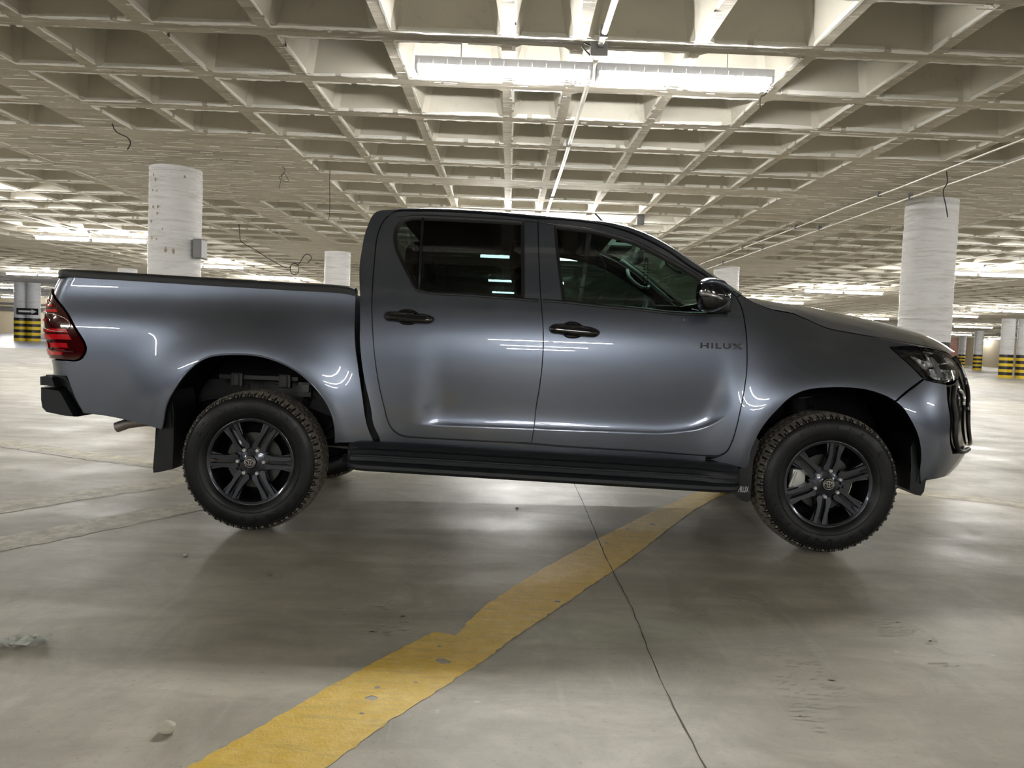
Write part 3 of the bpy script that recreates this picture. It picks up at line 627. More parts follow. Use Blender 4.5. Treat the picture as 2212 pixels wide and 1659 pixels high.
FEND = [(2.543, 1.345, 1), (2.572, 1.36, 1), (2.63, 1.329), (2.722, 1.293), (2.854, 1.273, 1), (2.937, 1.243), (3.038, 1.202), (3.139, 1.185), (3.356, 1.153), (3.48, 1.137), (3.558, 1.125, 1), (3.451, 1.121), (3.353, 1.113, 1), (3.398, 1.067), (3.445, 1.023), (3.505, 0.956, 1), (3.412, 0.893), (3.346, 0.838, 1), (3.288, 0.865), (3.19, 0.891), (3.09, 0.897), (2.998, 0.893), (2.928, 0.885), (2.862, 0.866), (2.805, 0.831), (2.756, 0.779), (2.708, 0.721), (2.667, 0.653), (2.635, 0.564), (2.621, 0.467), (2.608, 0.456, 1), (2.517, 0.473), (2.424, 0.491, 1), (2.474, 0.512), (2.509, 0.537), (2.534, 0.598), (2.552, 0.679), (2.567, 0.767), (2.582, 0.865), (2.592, 0.965), (2.592, 1.068), (2.587, 1.164), (2.577, 1.243), (2.561, 1.309)]
HLAMP = [(3.353, 1.113, 1), (3.45, 1.12), (3.554, 1.122), (3.647, 1.116), (3.724, 1.106), (3.804, 1.088), (3.834, 1.057), (3.819, 1.011), (3.772, 0.955, 1), (3.647, 0.936), (3.577, 0.944), (3.508, 0.958, 1), (3.445, 1.023), (3.398, 1.067)]
BUMP = [(3.509, 0.952, 1), (3.576, 0.939), (3.65, 0.93, 1), (3.64, 0.847), (3.655, 0.754), (3.658, 0.631), (3.692, 0.569, 1), (4.369, 0.56, 1), (4.369, 0.44, 1), (3.95, 0.44), (3.7, 0.435), (3.58, 0.425), (3.522, 0.41, 1), (3.506, 0.476), (3.493, 0.551), (3.482, 0.605), (3.456, 0.684), (3.421, 0.749), (3.383, 0.806), (3.349, 0.835, 1), (3.416, 0.888)]# ---------------------------------------------------------------- the pickup: body surface as panels over one smooth analytic side
def nrm(s, z, reg):
    e = .004; a = S(s - e, z, reg); b = S(s + e, z, reg); c = S(s, z - e, reg); d = S(s, z + e, reg)
    ds = Vector((b[0] - a[0], b[1] - a[1], b[2] - a[2])); dz = Vector((d[0] - c[0], d[1] - c[1], d[2] - c[2])); n = dz.cross(ds)
    return n.normalized() if n.length > 1e-12 else Vector((0, 1, 0))
def lift(s, z, off, reg, side):
    p = S(s, z, reg); n = nrm(s, z, reg)
    return Vector((p[0] + n.x * off, -side * (p[1] + n.y * off), p[2] + n.z * off)), Vector((n.x, -side * n.y, n.z))
def resample(L, ds=.018, closed=True):
    n = len(L); out = []
    for i in range(n if closed else n - 1):
        p1, p2 = L[i], L[(i + 1) % n]; c1 = len(p1) > 2; c2 = len(p2) > 2
        p0 = p1 if c1 or (not closed and i == 0) else L[i - 1]; p3 = p2 if c2 or (not closed and i == n - 2) else L[(i + 2) % n]
        d = math.hypot(p2[0] - p1[0], p2[1] - p1[1]); k = max(1, int(math.ceil(d / ds)))
        def tan(a, b, c):  # centred tangent scaled to this segment
            la = math.hypot(b[0] - a[0], b[1] - a[1]); lb = math.hypot(c[0] - b[0], c[1] - b[1])
            if la < 1e-6: return (c[0] - b[0], c[1] - b[1])
            if lb < 1e-6: return (b[0] - a[0], b[1] - a[1])
            tx = (b[0] - a[0]) / la + (c[0] - b[0]) / lb; ty = (b[1] - a[1]) / la + (c[1] - b[1]) / lb; q = math.hypot(tx, ty) or 1
            return (tx / q * d, ty / q * d)
        t1 = tan(p0, p1, p2); t2 = tan(p1, p2, p3)
        for j in range(k):
            t = j / k; h1 = 2 * t ** 3 - 3 * t * t + 1; h2 = t ** 3 - 2 * t * t + t; h3 = -2 * t ** 3 + 3 * t * t; h4 = t ** 3 - t * t
            out.append((h1 * p1[0] + h2 * t1[0] + h3 * p2[0] + h4 * t2[0], h1 * p1[1] + h2 * t1[1] + h3 * p2[1] + h4 * t2[1]))
    if not closed: out.append(L[-1][:2])
    return out
def area(P): return sum(P[i - 1][0] * P[i][1] - P[i][0] * P[i - 1][1] for i in range(len(P))) / 2
def offset(P, d):
    if area(P) < 0: P = P[::-1]
    o = []; n = len(P)
    for i in range(n):
        a, b, c = P[i - 1], P[i], P[(i + 1) % n]
        e1 = Vector((b[0] - a[0], b[1] - a[1])).normalized(); e2 = Vector((c[0] - b[0], c[1] - b[1])).normalized()
        m = Vector((-(e1.y + e2.y), e1.x + e2.x)); q = m.length
        m = m / q if q > 1e-6 else Vector((-e1.y, e1.x)); o.append((b[0] + m.x * d, b[1] + m.y * d))
    return o
def tri2d(polys, step, lines=()):
    V = []; E = []
    for P in polys:
        k = len(V); V += [Vector(p) for p in P]; E += [(k + i, k + (i + 1) % len(P)) for i in range(len(P))]
    for Ln in lines:
        q = [p for p in Ln if inside(p[0], p[1], polys[0])]; k = len(V); V += [Vector(p) for p in q]; E += [(k + i, k + i + 1) for i in range(len(q) - 1)]
    cell = {}
    for p in V: cell.setdefault((int(p.x // step), int(p.y // step)), []).append(p)
    xs = [p[0] for p in polys[0]]; ys = [p[1] for p in polys[0]]
    y = min(ys); r = 0
    while y < max(ys):
        x = min(xs) + (step / 2 if r % 2 else 0)
        while x < max(xs):
            ok = inside(x, y, polys[0]) and not any(inside(x, y, h) for h in polys[1:])
            if ok:
                ci, cj = int(x // step), int(y // step)
                for a in (-1, 0, 1):
                    for b in (-1, 0, 1):
                        for p in cell.get((ci + a, cj + b), ()):
                            if (p.x - x) ** 2 + (p.y - y) ** 2 < (step * .5) ** 2: ok = False; break
            if ok: V.append(Vector((x, y)))
            x += step
        y += step * .87; r += 1
    vs, es, fs, *_ = delaunay_2d_cdt(V, E, [], 0, 1e-7); keep = []
    for f in fs:
        cx = sum(vs[i].x for i in f) / len(f); cy = sum(vs[i].y for i in f) / len(f)
        if inside(cx, cy, polys[0]) and not any(inside(cx, cy, h) for h in polys[1:]): keep.append(tuple(f))
    return vs, keep
def panel(name, outline, reg, m, parent, side=1, off=0., holes=(), gap=.0028, flange=.02, step=.03, lines=(), ds=.018, smooth_flange=False):
    P = offset(resample(outline, ds), gap); Hs = [offset(resample(h, ds), -.001) for h in holes]
    vs, fs = tri2d([P] + Hs, step, lines); co = []; no = []
    for v in vs:
        a, b = lift(v.x, v.y, off, reg, side); co.append(a); no.append(b)
    if side < 0: fs = [tuple(reversed(f)) for f in fs]
    mk = len(co)
    if flange:
        for Q in [P] + Hs:
            k = len(co); n = len(Q); ccw = area(Q) > 0; inner = Q is not P
            for q in Q:
                a, b = lift(q[0], q[1], off, reg, side); c2, _ = lift(q[0], q[1], off - flange, reg, side); co += [a, c2]; no += [b, b]
            for i in range(n):
                j = (i + 1) % n; f = (k + 2 * i, k + 2 * i + 1, k + 2 * j + 1, k + 2 * j)
                fs.append(f if (side > 0) != inner else tuple(reversed(f)))
    me = bpy.data.meshes.new(name); me.from_pydata([tuple(c) for c in co], [], fs); me.materials.append(m)
    me.polygons.foreach_set('use_smooth', [True] * len(me.polygons)); me.update()
    ln = []
    for p in me.polygons:
        for vi in p.vertices: ln.append(tuple(no[vi]) if all(v < mk for v in p.vertices) else tuple(p.normal))
    me.normals_split_custom_set(ln)
    return link(bpy.data.objects.new(name, me), parent)
def band(name, outline, reg, m, parent, side, w0, w1, off0, off1, closed=True, ds=.018, mid=None):
    """a ribbon following an outline on the body surface; w = distance inside the outline"""
    C = resample(outline, ds, closed)
    if closed:
        rings = [offset(C, w0), offset(C, (w0 + w1) / 2), offset(C, w1)]
    else:
        rings = []
        for w in (w0, (w0 + w1) / 2, w1):
            o = []
            for i, p in enumerate(C):
                a = C[max(0, i - 1)]; b = C[min(len(C) - 1, i + 1)]; dx, dy = b[0] - a[0], b[1] - a[1]; L = math.hypot(dx, dy) or 1; o.append((p[0] - dy / L * w, p[1] + dx / L * w))
            rings.append(o)
    offs = [off0, (off0 + off1) / 2 + (mid or 0), off1]; co = []; n = len(rings[0])
    for i in range(n):
        for r in range(3): co.append(lift(rings[r][i][0], rings[r][i][1], offs[r], reg, side)[0])
    fs = []
    for i in range(n if closed else n - 1):
        j = (i + 1) % n
        for r in range(2):
            f = (i * 3 + r, j * 3 + r, j * 3 + r + 1, i * 3 + r + 1); fs.append(f if side > 0 else tuple(reversed(f)))
    return mesh(name, co, fs, m, parent, True)
def bead(pts, off, reg, side, r, n=6, ds=.02, mb=None):
    C = resample(pts, ds, False); return (mb or MB()).tube([lift(p[0], p[1], off, reg, side)[0] for p in C], r, n)
def pillow(name, outline, v0, thick, m, parent, side=1, step=.012, power=.5, back=.004, ds=.01, tilt=None):
    """outline in (u, z) at lateral distance v0, swelling outwards by thick"""
    P = resample(outline, ds); P = P if area(P) > 0 else P[::-1]; vs, fs = tri2d([P], step); dm = 0; D = []
    for v in vs:
        d = 9
        for i in range(len(P)):
            ax, ay = P[i - 1]; bx, by = P[i]; L2 = (bx - ax) ** 2 + (by - ay) ** 2; t = max(0, min(1, ((v.x - ax) * (bx - ax) + (v.y - ay) * (by - ay)) / (L2 or 1))); d = min(d, math.hypot(v.x - ax - t * (bx - ax), v.y - ay - t * (by - ay)))
        D.append(d); dm = max(dm, d)
    vf = v0 if callable(v0) else (lambda u, z: v0)
    co = [(v.x, -side * (vf(v.x, v.y) + thick * (1 - (1 - d / dm) ** 2) ** power), v.y) for v, d in zip(vs, D)]
    k = len(co); co += [(v.x, -side * (vf(v.x, v.y) - back * (1 - (1 - d / dm) ** 2) ** power), v.y) for v, d in zip(vs, D)]
    F = [f if side > 0 else tuple(reversed(f)) for f in fs] + [tuple(i + k for i in (reversed(f) if side > 0 else f)) for f in fs]
    o = mesh(name, co, F, m, parent, True)
    bm = bmesh.new(); bm.from_mesh(o.data); bmesh.ops.remove_doubles(bm, verts=bm.verts, dist=.0003); bm.to_mesh(o.data); bm.free(); return o
# ---------------------------------------------------------------- assemble
OX, OY, PSI = -1.366, 4.985, .014
truck = empty('pickup_truck', (OX, OY, 0), -PSI)
tag(truck, 'dark grey metallic double-cab pickup parked side-on in the car park', 'pickup truck')
cl = [(.86 + .04 * i, crease(.86 + .04 * i)) for i in range(48)]
cl = [p for p in cl if p[1] < .9]
CL = [cl, [(a, b - .006) for a, b in cl], [(a, b + .007) for a, b in cl], [(a, b + .02) for a, b in cl]]
for side in (1, -1):
    st_ = .026 if side > 0 else .07; d_ = .016 if side > 0 else .03; lns = CL if side > 0 else ()
    bed = panel('bed_side', BED, 'bed', M_PAINT, truck, side, step=st_, ds=d_)
    fend = panel('front_fender', FEND, 'cab', M_PAINT, truck, side, step=st_, ds=d_)
    cab_ = panel('cab_side_frame', CABS, 'cab', M_PAINT, truck, side, step=st_, ds=d_)
    rd = panel('rear_door', RDOOR, 'cab', M_PAINT, truck, side, holes=[RWIN], step=st_, ds=d_, lines=lns, flange=.03)
    fd = panel('front_door', FDOOR, 'cab', M_PAINT, truck, side, holes=[FWIN], step=st_, ds=d_, lines=lns, flange=.03)
    for door, O_ in ((rd, RDOOR), (fd, FDOOR)): band('door_seal', O_, 'cab', M_BLK, door, side, -.016, .022, -.019, -.019, ds=.03)  # black strip added behind the door gaps to block light and darken them
    # glazing
    for door, W, g, nm in ((rd, RWIN, M_GLASSD, 'door_window'), (fd, FWIN, M_GLASS, 'door_window')):
        panel(nm, W, 'cab', g, door, side, off=-.014, gap=-.004, flange=0, step=.07)
        band('window_seal', W, 'cab', M_BLK, door, side, -.009, .010, .003, -.013, mid=.005)
    # belt moulding and bright roof drip line
    band('belt_molding', [(.86, 1.325), (.884, 1.316), (1.158, 1.304), (1.425, 1.292), (1.505, 1.289)], 'cab', M_BLK, rd, side, -.010, .006, .001, .003, closed=False, mid=.006)
    band('belt_molding', [(1.530, 1.29), (1.637, 1.286), (1.801, 1.274), (2.019, 1.262), (2.209, 1.248), (2.346, 1.247), (2.49, 1.25)], 'cab', M_BLK, fd, side, -.010, .006, .001, .003, closed=False, mid=.006)
    bead([(.68, 1.722), (.715, 1.7505), (.805, 1.7615), (1.187, 1.7625), (1.489, 1.7475), (1.629, 1.7415), (1.799, 1.727), (1.939, 1.696), (2.024, 1.667), (2.107, 1.629), (2.19, 1.583), (2.298, 1.508), (2.38, 1.459), (2.439, 1.425), (2.505, 1.384)], .002, 'cab', side, .0038).build('drip_molding', M_BLKG, truck, True)
    bead([(.73, 1.715), (.8, 1.727), (1.13, 1.728), (1.41, 1.722), (1.584, 1.706), (1.742, 1.693), (1.883, 1.667), (2.023, 1.626), (2.133, 1.572), (2.243, 1.512), (2.33, 1.46), (2.42, 1.39)], .003, 'cab', side, .003).build('window_edge_trim', M_BLKG, truck, True)
    dv = MB(); pts = [lift(.878 - .012 * t, 1.322 + .398 * t, -.006, 'cab', side)[0] for t in (0, .25, .5, .75, 1)]; dv.tube(pts, .0075, 6); dv.build('window_divider', M_BLK, rd, True)
    # handles
    for door, bar, cup in ((rd, [(.705, 1.175), (.721, 1.196), (.783, 1.203), (.879, 1.198), (.939, 1.19), (.971, 1.17), (.957, 1.150), (.893, 1.143), (.761, 1.150), (.718, 1.156)], [(.776, 1.199), (.797, 1.214), (.831, 1.218), (.862, 1.211), (.886, 1.193), (.887, 1.160), (.864, 1.140), (.836, 1.134), (.8, 1.138), (.778, 1.156)]),
                           (fd, [(1.564, 1.145), (1.58, 1.164), (1.634, 1.171), (1.744, 1.164), (1.799, 1.154), (1.829, 1.132), (1.813, 1.112), (1.746, 1.108), (1.615, 1.116), (1.574, 1.124)], [(1.632, 1.161), (1.653, 1.179), (1.686, 1.185), (1.72, 1.177), (1.744, 1.158), (1.746, 1.120), (1.723, 1.103), (1.694, 1.096), (1.656, 1.100), (1.634, 1.121)])):
        vz = lambda u, z: V(u, z, 'cab')
        h = pillow('handle_cup', cup, lambda u, z: V(u, z, 'cab') + .001, .006, M_BLKG, door, side, power=.35)
        h = pillow('door_handle', bar, lambda u, z: V(u, z, 'cab') + .010, .024, M_BLKG, door, side, power=.5, back=.012); h['label'] = 'gloss black pull handle'
    # lamps
    tl = panel('tail_light', TAIL, 'bed', M_REDD, truck, side, off=.010, gap=.004, flange=.03, step=.04); tl['label'] = 'red wraparound tail light'
    def edge(z, d=.035):  # front edge of the lamp at a height
        E = [(1.261, -1.077), (1.138, -.945), (1.042, -.885), (.983, -.845), (.95, -.835), (.92, -.845), (.89, -.88)]
        for (z1, s1), (z0, s0) in zip(E, E[1:]):
            if z >= z0: return s0 + (s1 - s0) * (z - z0) / (z1 - z0) - d
        return -.9
    for (z1, z0, s0, dd, mm) in ((1.196, 1.182, -1.185, .05, M_RED), (1.172, 1.158, -1.185, .045, M_RED), (1.146, 1.130, -1.19, .04, M_RED), (1.098, 1.084, -1.19, .14, M_RED), (1.048, 1.028, -1.195, .045, M_RED), (1.020, .992, -1.195, .05, M_RED), (.976, .950, -1.20, .085, M_RED), (.942, .912, -1.20, .10, M_RED)):
        q = [(s0, z0, 1), (edge(z0, dd), z0, 1), (edge(z1, dd), z1, 1), (s0, z1, 1)]
        panel('lamp_segment', q, 'bed', mm, tl, side, off=.0145, gap=.001, flange=.006, step=.04)
    bead([(-1.15, 1.118), (-.985, 1.116), (-.915, 1.066), (-1.15, 1.064)], .016, 'bed', side, .0022).build('lamp_trim', M_CHROME, tl, True)
    bead([(-1.03, .985), (-1.02, .945), (-.98, .935), (-.89, .932)], .019, 'bed', side, .0045).build('lamp_divider', M_REDD, tl, True)
    hl = panel('headlamp', HLAMP, 'cab', M_BLKG, truck, side, off=-.028, gap=.002, flange=.0, step=.05); hl['label'] = 'clear swept-back headlamp'
    band('lamp_rim', HLAMP, 'cab', M_BLKG, hl, side, .001, .006, .001, -.028)
    LZ = [(3.44, 1.085, 1), (3.53, 1.105), (3.60, 1.11), (3.724, 1.10), (3.80, 1.082), (3.828, 1.057), (3.815, 1.011), (3.77, .960, 1), (3.647, .942), (3.577, .950), (3.50, .99)]
    panel('reflector', [(3.475, 1.078, 1), (3.575, 1.058), (3.585, 1.105, 1), (3.724, 1.094), (3.79, 1.078), (3.812, 1.05), (3.80, 1.0), (3.76, .965, 1), (3.66, .955), (3.585, .962), (3.545, 1.0)], 'cab', M_REFL, hl, side, off=-.014, gap=0, flange=.008, step=.03)
    panel('projector_hood', [(3.605, 1.088, 1), (3.70, 1.085), (3.715, 1.045, 1), (3.60, 1.040, 1)], 'cab', M_BLKG, hl, side, off=-.008, gap=0, flange=.006, step=.03)
    panel('lamp_blade', [(3.55, 1.020, 1), (3.80, 1.012), (3.80, 1.004, 1), (3.555, 1.008, 1)], 'cab', M_CHROME, hl, side, off=-.004, gap=0, flange=.008, step=.03)
    panel('lamp_blade', [(3.592, 1.07, 1), (3.604, 1.07), (3.640, .965, 1), (3.612, .965, 1)], 'cab', M_CLR, hl, side, off=-.003, gap=0, flange=.008, step=.03)
    for (s0, z0, r) in ((3.66, .985, .020), (3.71, .985, .020), (3.745, 1.04, .026)):
        c, n = lift(s0, z0, -.016, 'cab', side); b = bmesh.new(); bmesh.ops.create_uvsphere(b, u_segments=16, v_segments=10, radius=r)
        MB().bm(b, 0, Matrix.Translation(c) @ Matrix.Diagonal((1, .35, .8, 1))).build('lamp_bowl', M_REFL, hl, True)
    panel('lens', [(3.44, 1.085, 1), (3.53, 1.105), (3.60, 1.11), (3.724, 1.10), (3.80, 1.082), (3.828, 1.057), (3.815, 1.011), (3.77, .960, 1), (3.647, .942), (3.577, .950), (3.50, .99)], 'cab', M_LENS, hl, side, off=.0, gap=.001, flange=0, step=.03)
    # front bumper paint + wheel-arch edges
    bp_ = panel('front_bumper', BUMP, 'cab', M_PAINT, truck, side, step=.03 if side > 0 else .06, ds=d_, flange=.03)
    gr = panel('grille_panel', [(3.655, .925, 1), (3.76, .948), (3.825, 1.01), (3.845, 1.06), (3.82, 1.09, 1), (4.369, 1.09, 1), (4.369, .566, 1), (3.70, .575, 1), (3.668, .631), (3.665, .754), (3.65, .847)], 'cab', M_BLKG, truck, side, off=-.012, gap=.002, flange=0, step=.04)
    for k in range(9): bead([(4.08, .62 + k * .05), (4.2, .62 + k * .05), (4.369, .62 + k * .05)], -.004, 'cab', side, .007, ds=.06).build('grille_bar', M_BLKG, gr, True)
    bead([(3.70, .92), (3.675, .85), (3.688, .75), (3.69, .64), (3.73, .587), (3.9, .578)], .006, 'cab', side, .013).build('bumper_bezel', M_BLK, bp_, True)
    bead([(3.84, 1.075), (3.86, .93), (3.83, .80), (3.86, .66), (3.95, .60), (4.369, .60)], .004, 'cab', side, .012).build('grille_surround', M_CHROME if False else M_BLKG, gr, True)
    bead([(3.76, .905), (3.80, .87), (3.79, .82)], -.004, 'cab', side, .010).build('fog_lamp_trim', M_CHROME, gr, True)
    # inner liner of the doors, arch liners, inner wheelhouse
    ins = MB(); g = [[None] * 5 for _ in range(12)]
    us = [.62 + i * 1.98 / 11 for i in range(12)]; zs_ = [.50, .75, 1.0, 1.2, 1.27]
    for i, u in enumerate(us):
        for j, z in enumerate(zs_): g[i][j] = (u, -side * (V(u, z, 'cab') - .075), z)
    vs = [p for r in g for p in r]; fs = [(i * 5 + j, i * 5 + j + 1, (i + 1) * 5 + j + 1, (i + 1) * 5 + j) for i in range(11) for j in range(4)]
    mesh('door_card', vs, fs, M_INT, truck, True)
    for reg, arch, lip in (('bed', BED[12:30], truck), ('cab', [p for p in BUMP if p[0] < 3.53 and p[1] < .84][:7] + FEND[18:31], truck)):
        A = resample([(p[0], p[1]) for p in arch], .04, False); vs = []; fs = []
        for p in A:
            v = V(p[0], p[1], reg); vs += [(p[0], -side * (v - .004), p[1]), (p[0], -side * (v - .03), p[1] + .004), (p[0] + (p[0] - (0 if reg == 'bed' else 3.085)) * .06, -side * (v - .06), p[1] + .02), (p[0] + (p[0] - (0 if reg == 'bed' else 3.085)) * .06, -side * .42, p[1] + .02)]
        for i in range(len(A) - 1):
            for q in range(3): fs.append((i * 4 + q, i * 4 + q + 1, (i + 1) * 4 + q + 1, (i + 1) * 4 + q))
        mesh('wheel_arch_liner', vs, fs, M_UNDER, truck, True)
        xs = [p[0] for p in A]; MB().box(min(xs) - .03, max(xs) + .03, -side * .40 - .01, -side * .40 + .01, .42, .97 if reg == 'bed' else .93).build('inner_wheelhouse', M_UNDER, truck)
    # arch edge lips catching light
    bead([(p[0], p[1]) for p in BED[12:30]], -.004, 'bed', side, .006).build('arch_lip', M_PAINT, truck, True)
    # underbody brackets seen in the rear arch
    if True:
        yb = lambda v: -side * v
        k = MB(); k.box(-.24, .20, min(yb(.60), yb(.64)), max(yb(.60), yb(.64)), .803, .830, b=.004); k.box(.20, .27, min(yb(.58), yb(.63)), max(yb(.58), yb(.63)), .72, .80)
        k.build('bed_crossmember', M_FRAME, truck)
        for u in (-.165, .10):
            k = MB(); k.box(u, u + .065, min(yb(.62), yb(.665)), max(yb(.62), yb(.665)), .765, .842, b=.006)
            k.box(u + .017, u + .048, min(yb(.66), yb(.675)), max(yb(.66), yb(.675)), .77, .835, b=.004); k.build('bed_bracket', M_FRAME, truck)
        MB().box(.23, .27, -side * .66 - .01, -side * .66 + .01, .75, .79).build('bracket_bolt', M_STEEL, truck)
    # mud flaps and plastic arch edging
    fr = MB(); pts = [(-.40, .76), (-.425, .70), (-.452, .63), (-.470, .545), (-.482, .44), (-.490, .335), (-.487, .309), (-.46, .312), (-.385, .332), (-.378, .45), (-.375, .6), (-.385, .70)]
    vs = [(a, -side * (.885 if b > .5 else .87), b) for a, b in pts] + [(a, -side * .60, b) for a, b in pts]; n = len(pts)
    mesh('mud_flap', vs, [tuple(range(n)) if side < 0 else tuple(reversed(range(n))), tuple(range(n, 2 * n)) if side > 0 else tuple(reversed(range(n, 2 * n)))] + [((i, (i + 1) % n, (i + 1) % n + n, i + n) if side > 0 else (i + n, (i + 1) % n + n, (i + 1) % n, i)) for i in range(n)], M_BLK, truck)
    pts = [(2.575, .44), (2.566, .38), (2.556, .335), (2.575, .305), (2.605, .286), (2.635, .280), (2.648, .292), (2.648, .36), (2.652, .50), (2.68, .60), (2.66, .62), (2.62, .50)]; n = len(pts)
    flp = lambda nm, pts: mesh(nm, [(a, -side * (.895), b) for a, b in pts] + [(a - .0, -side * .64, b) for a, b in pts], [tuple(range(n)) if side < 0 else tuple(reversed(range(n))), tuple(range(n, 2 * n)) if side > 0 else tuple(reversed(range(n, 2 * n)))] + [((i, (i + 1) % n, (i + 1) % n + n, i + n) if side > 0 else (i + n, (i + 1) % n + n, (i + 1) % n, i)) for i in range(n)], M_BLK, truck)
    flf = flp('mud_flap', pts)
    pts = [(3.47, .375), (3.50, .352), (3.53, .348), (3.545, .37), (3.548, .40), (3.56, .50), (3.52, .60), (3.49, .66), (3.46, .60), (3.47, .50)]; n = len(pts)
    flp('arch_spat', pts)
    # running board
    prof = [(.80, .012), (.89, .014), (.925, .004), (.945, -.012), (.935, -.022), (.905, -.030), (.898, -.052), (.912, -.058), (.912, -.064), (.900, -.068), (.908, -.088), (.940, -.092), (.962, -.104), (.965, -.120), (.950, -.136), (.90, -.142), (.80, -.13)]
    vs = []; fs = []; stn = [(.545, .55), (.56, .8), (.60, .97), (.66, 1), (1.2, 1), (1.8, 1), (2.36, 1), (2.44, .99), (2.52, .93), (2.56, .8), (2.58, .5)]; m_ = len(prof)
    for u, k in stn:
        zt = .513 - (u - .55) * .0225
        for (v, dz) in prof:
            fl_ = max(0, (abs(u - 1.5) - .86) / .1); fl_ = min(1, fl_)  # ends: the groove fills up
            vv = v
            if -.09 < dz < -.015: vv = v + (.955 - v) * fl_ * .85
            vs.append((u, -side * (.80 + (vv - .80) * (.55 + .45 * k)), zt - .065 + (dz + .065) * (.5 + .5 * k)))
    for i in range(len(stn) - 1):
        for j in range(m_ - 1):
            f = (i * m_ + j, i * m_ + j + 1, (i + 1) * m_ + j + 1, (i + 1) * m_ + j); fs.append(f if side < 0 else tuple(reversed(f)))
    fs += [tuple(range(m_)) if side > 0 else tuple(reversed(range(m_))), tuple(reversed(range((len(stn) - 1) * m_, len(stn) * m_))) if side > 0 else tuple(range((len(stn) - 1) * m_, len(stn) * m_))]
    rb_ = mesh('running_board', vs, fs, M_BLK2, truck, True, 35)
    rp = MB()
    for k in range(22): rp.box(.80 + k * .072, .85 + k * .072, -side * .86 - .035, -side * .86 + .035, .515 - (.25 + k * .072) * .0225, .524 - (.25 + k * .072) * .0225)
    tag(rp.build('step_tread', M_BLK, rb_), kind='stuff')
    for u in (.50, 1.2, 2.0): MB().box(u, u + .05, min(-side * .42, -side * .82), max(-side * .42, -side * .82), .40, .44).build('step_bracket', M_UNDER, truck)
    # mirror
    mr = pillow('side_mirror', [(2.291, 1.392), (2.316, 1.414), (2.357, 1.419), (2.399, 1.412), (2.43, 1.383), (2.451, 1.345), (2.445, 1.299), (2.405, 1.268), (2.355, 1.252), (2.308, 1.262), (2.288, 1.300), (2.283, 1.346), (2.286, 1.377)], 1.02, .085, M_BLKG, truck, side, power=.42, back=.09)
    mr['label'] = 'gloss black door mirror with clear indicator strip'
    cp = pillow('mirror_cap', [(2.296, 1.395), (2.318, 1.4165), (2.357, 1.4215), (2.399, 1.4145), (2.432, 1.385), (2.452, 1.345), (2.42, 1.352), (2.36, 1.372), (2.31, 1.380)], 1.03, .082, M_PAINT, mr, side, power=.45, back=.06)
    ind = pillow('indicator', [(2.288, 1.352), (2.30, 1.354), (2.345, 1.341), (2.392, 1.322), (2.396, 1.309), (2.359, 1.316), (2.310, 1.324), (2.290, 1.326)], lambda u, z: 1.112 - (u - 2.37) ** 2 * 4.5, .008, M_CLR, mr, side); ind['label'] = 'clear turn indicator strip'
    pillow('mirror_foot', [(2.382, 1.290), (2.43, 1.33), (2.474, 1.362), (2.50, 1.342), (2.51, 1.285), (2.503, 1.258), (2.45, 1.246), (2.395, 1.249)], .83, .04, M_BLK, mr, side, power=.4, back=.03)
    MB().tube([(2.44, -side * .84, 1.285), (2.41, -side * .95, 1.288), (2.38, -side * 1.02, 1.30)], [.024, .02, .026], 10).build('mirror_arm', M_BLK, mr, True)
# ---- roof, windscreen, cab back: lofts between the two silhouettes of the cab
i0 = [i for i, p in enumerate(CABS) if len(p) > 2 and abs(p[0] - 2.572) < .01][0]
sil = [(p[0], p[1]) for p in CABS[i0:]]; ie = [i for i, p in enumerate(sil) if abs(p[0] - .699) < .01][0]; sil = sil[:ie + 1]
SIL = resample(sil, .03, False)
def bulge(u, z):
    if u > 1.75: k = sst(1.75, 2.55, u); return (.01 + .12 * k, .048 - .018 * k)
    if z < 1.70: return (-.035, .0)
    k = sst(.58, .80, u); return (-.035 * (1 - k), .012 + .036 * k)
def loft(name, rows, ts, m, parent, up=0.):
    vs = []; fs = []
    for (u, z) in rows:
        bu, bz = bulge(u, z); v = V(u, z, 'cab') - .001
        for t in ts:
            q = 1 - abs(t) ** (3.2 - 1.1 * (sst(1.5, 1.95, u) if z > 1.3 else 0)); vs.append((u + bu * q, -v * t, z + bz * q + (.004 if abs(t) < .995 and z > 1.3 else 0) + up))
    n = len(ts)
    for i in range(len(rows) - 1):
        for j in range(n - 1): fs.append((i * n + j, i * n + j + 1, (i + 1) * n + j + 1, (i + 1) * n + j))
    return mesh(name, vs, fs, m, parent, True)
T = [-1, -.985, -.96] + [-.9 + .1 * i for i in range(19)] + [.96, .985, 1]
T = sorted(set(round(x, 3) for x in T))
iw = min(range(len(SIL)), key=lambda i: abs(SIL[i][0] - 1.93) + (0 if SIL[i][1] > 1.6 else 9)); ir = min(range(len(SIL)), key=lambda i: math.hypot(SIL[i][0] - .60, SIL[i][1] - 1.735))
loft('roof', SIL[iw:ir + 1], T, M_PAINT, truck)
loft('headliner', [(max(.64, u), z - .05) for u, z in SIL[iw:ir + 1]], [-.93, -.5, 0, .5, .93], M_INT, truck)
TA = [x for x in T if abs(x) <= .9]
loft('windscreen', SIL[:iw + 1], TA, M_WIND, truck)
for s_ in (-1, 1): loft('windscreen_pillar', SIL[:iw + 1], sorted([s_ * 1, s_ * .985, s_ * .96, s_ * .9]), M_PAINT, truck)
rw = [r for r in SIL[ir:]]; a_ = [r for r in rw if r[1] >= 1.655]; b_ = [r for r in rw if 1.36 < r[1] < 1.66]; c_ = [r for r in rw if r[1] <= 1.37]
loft('cab_back_panel', [r for r in rw if r[1] >= 1.64], T, M_PAINT, truck); mid = [r for r in rw if r[1] <= 1.68 and r[1] >= 1.33]
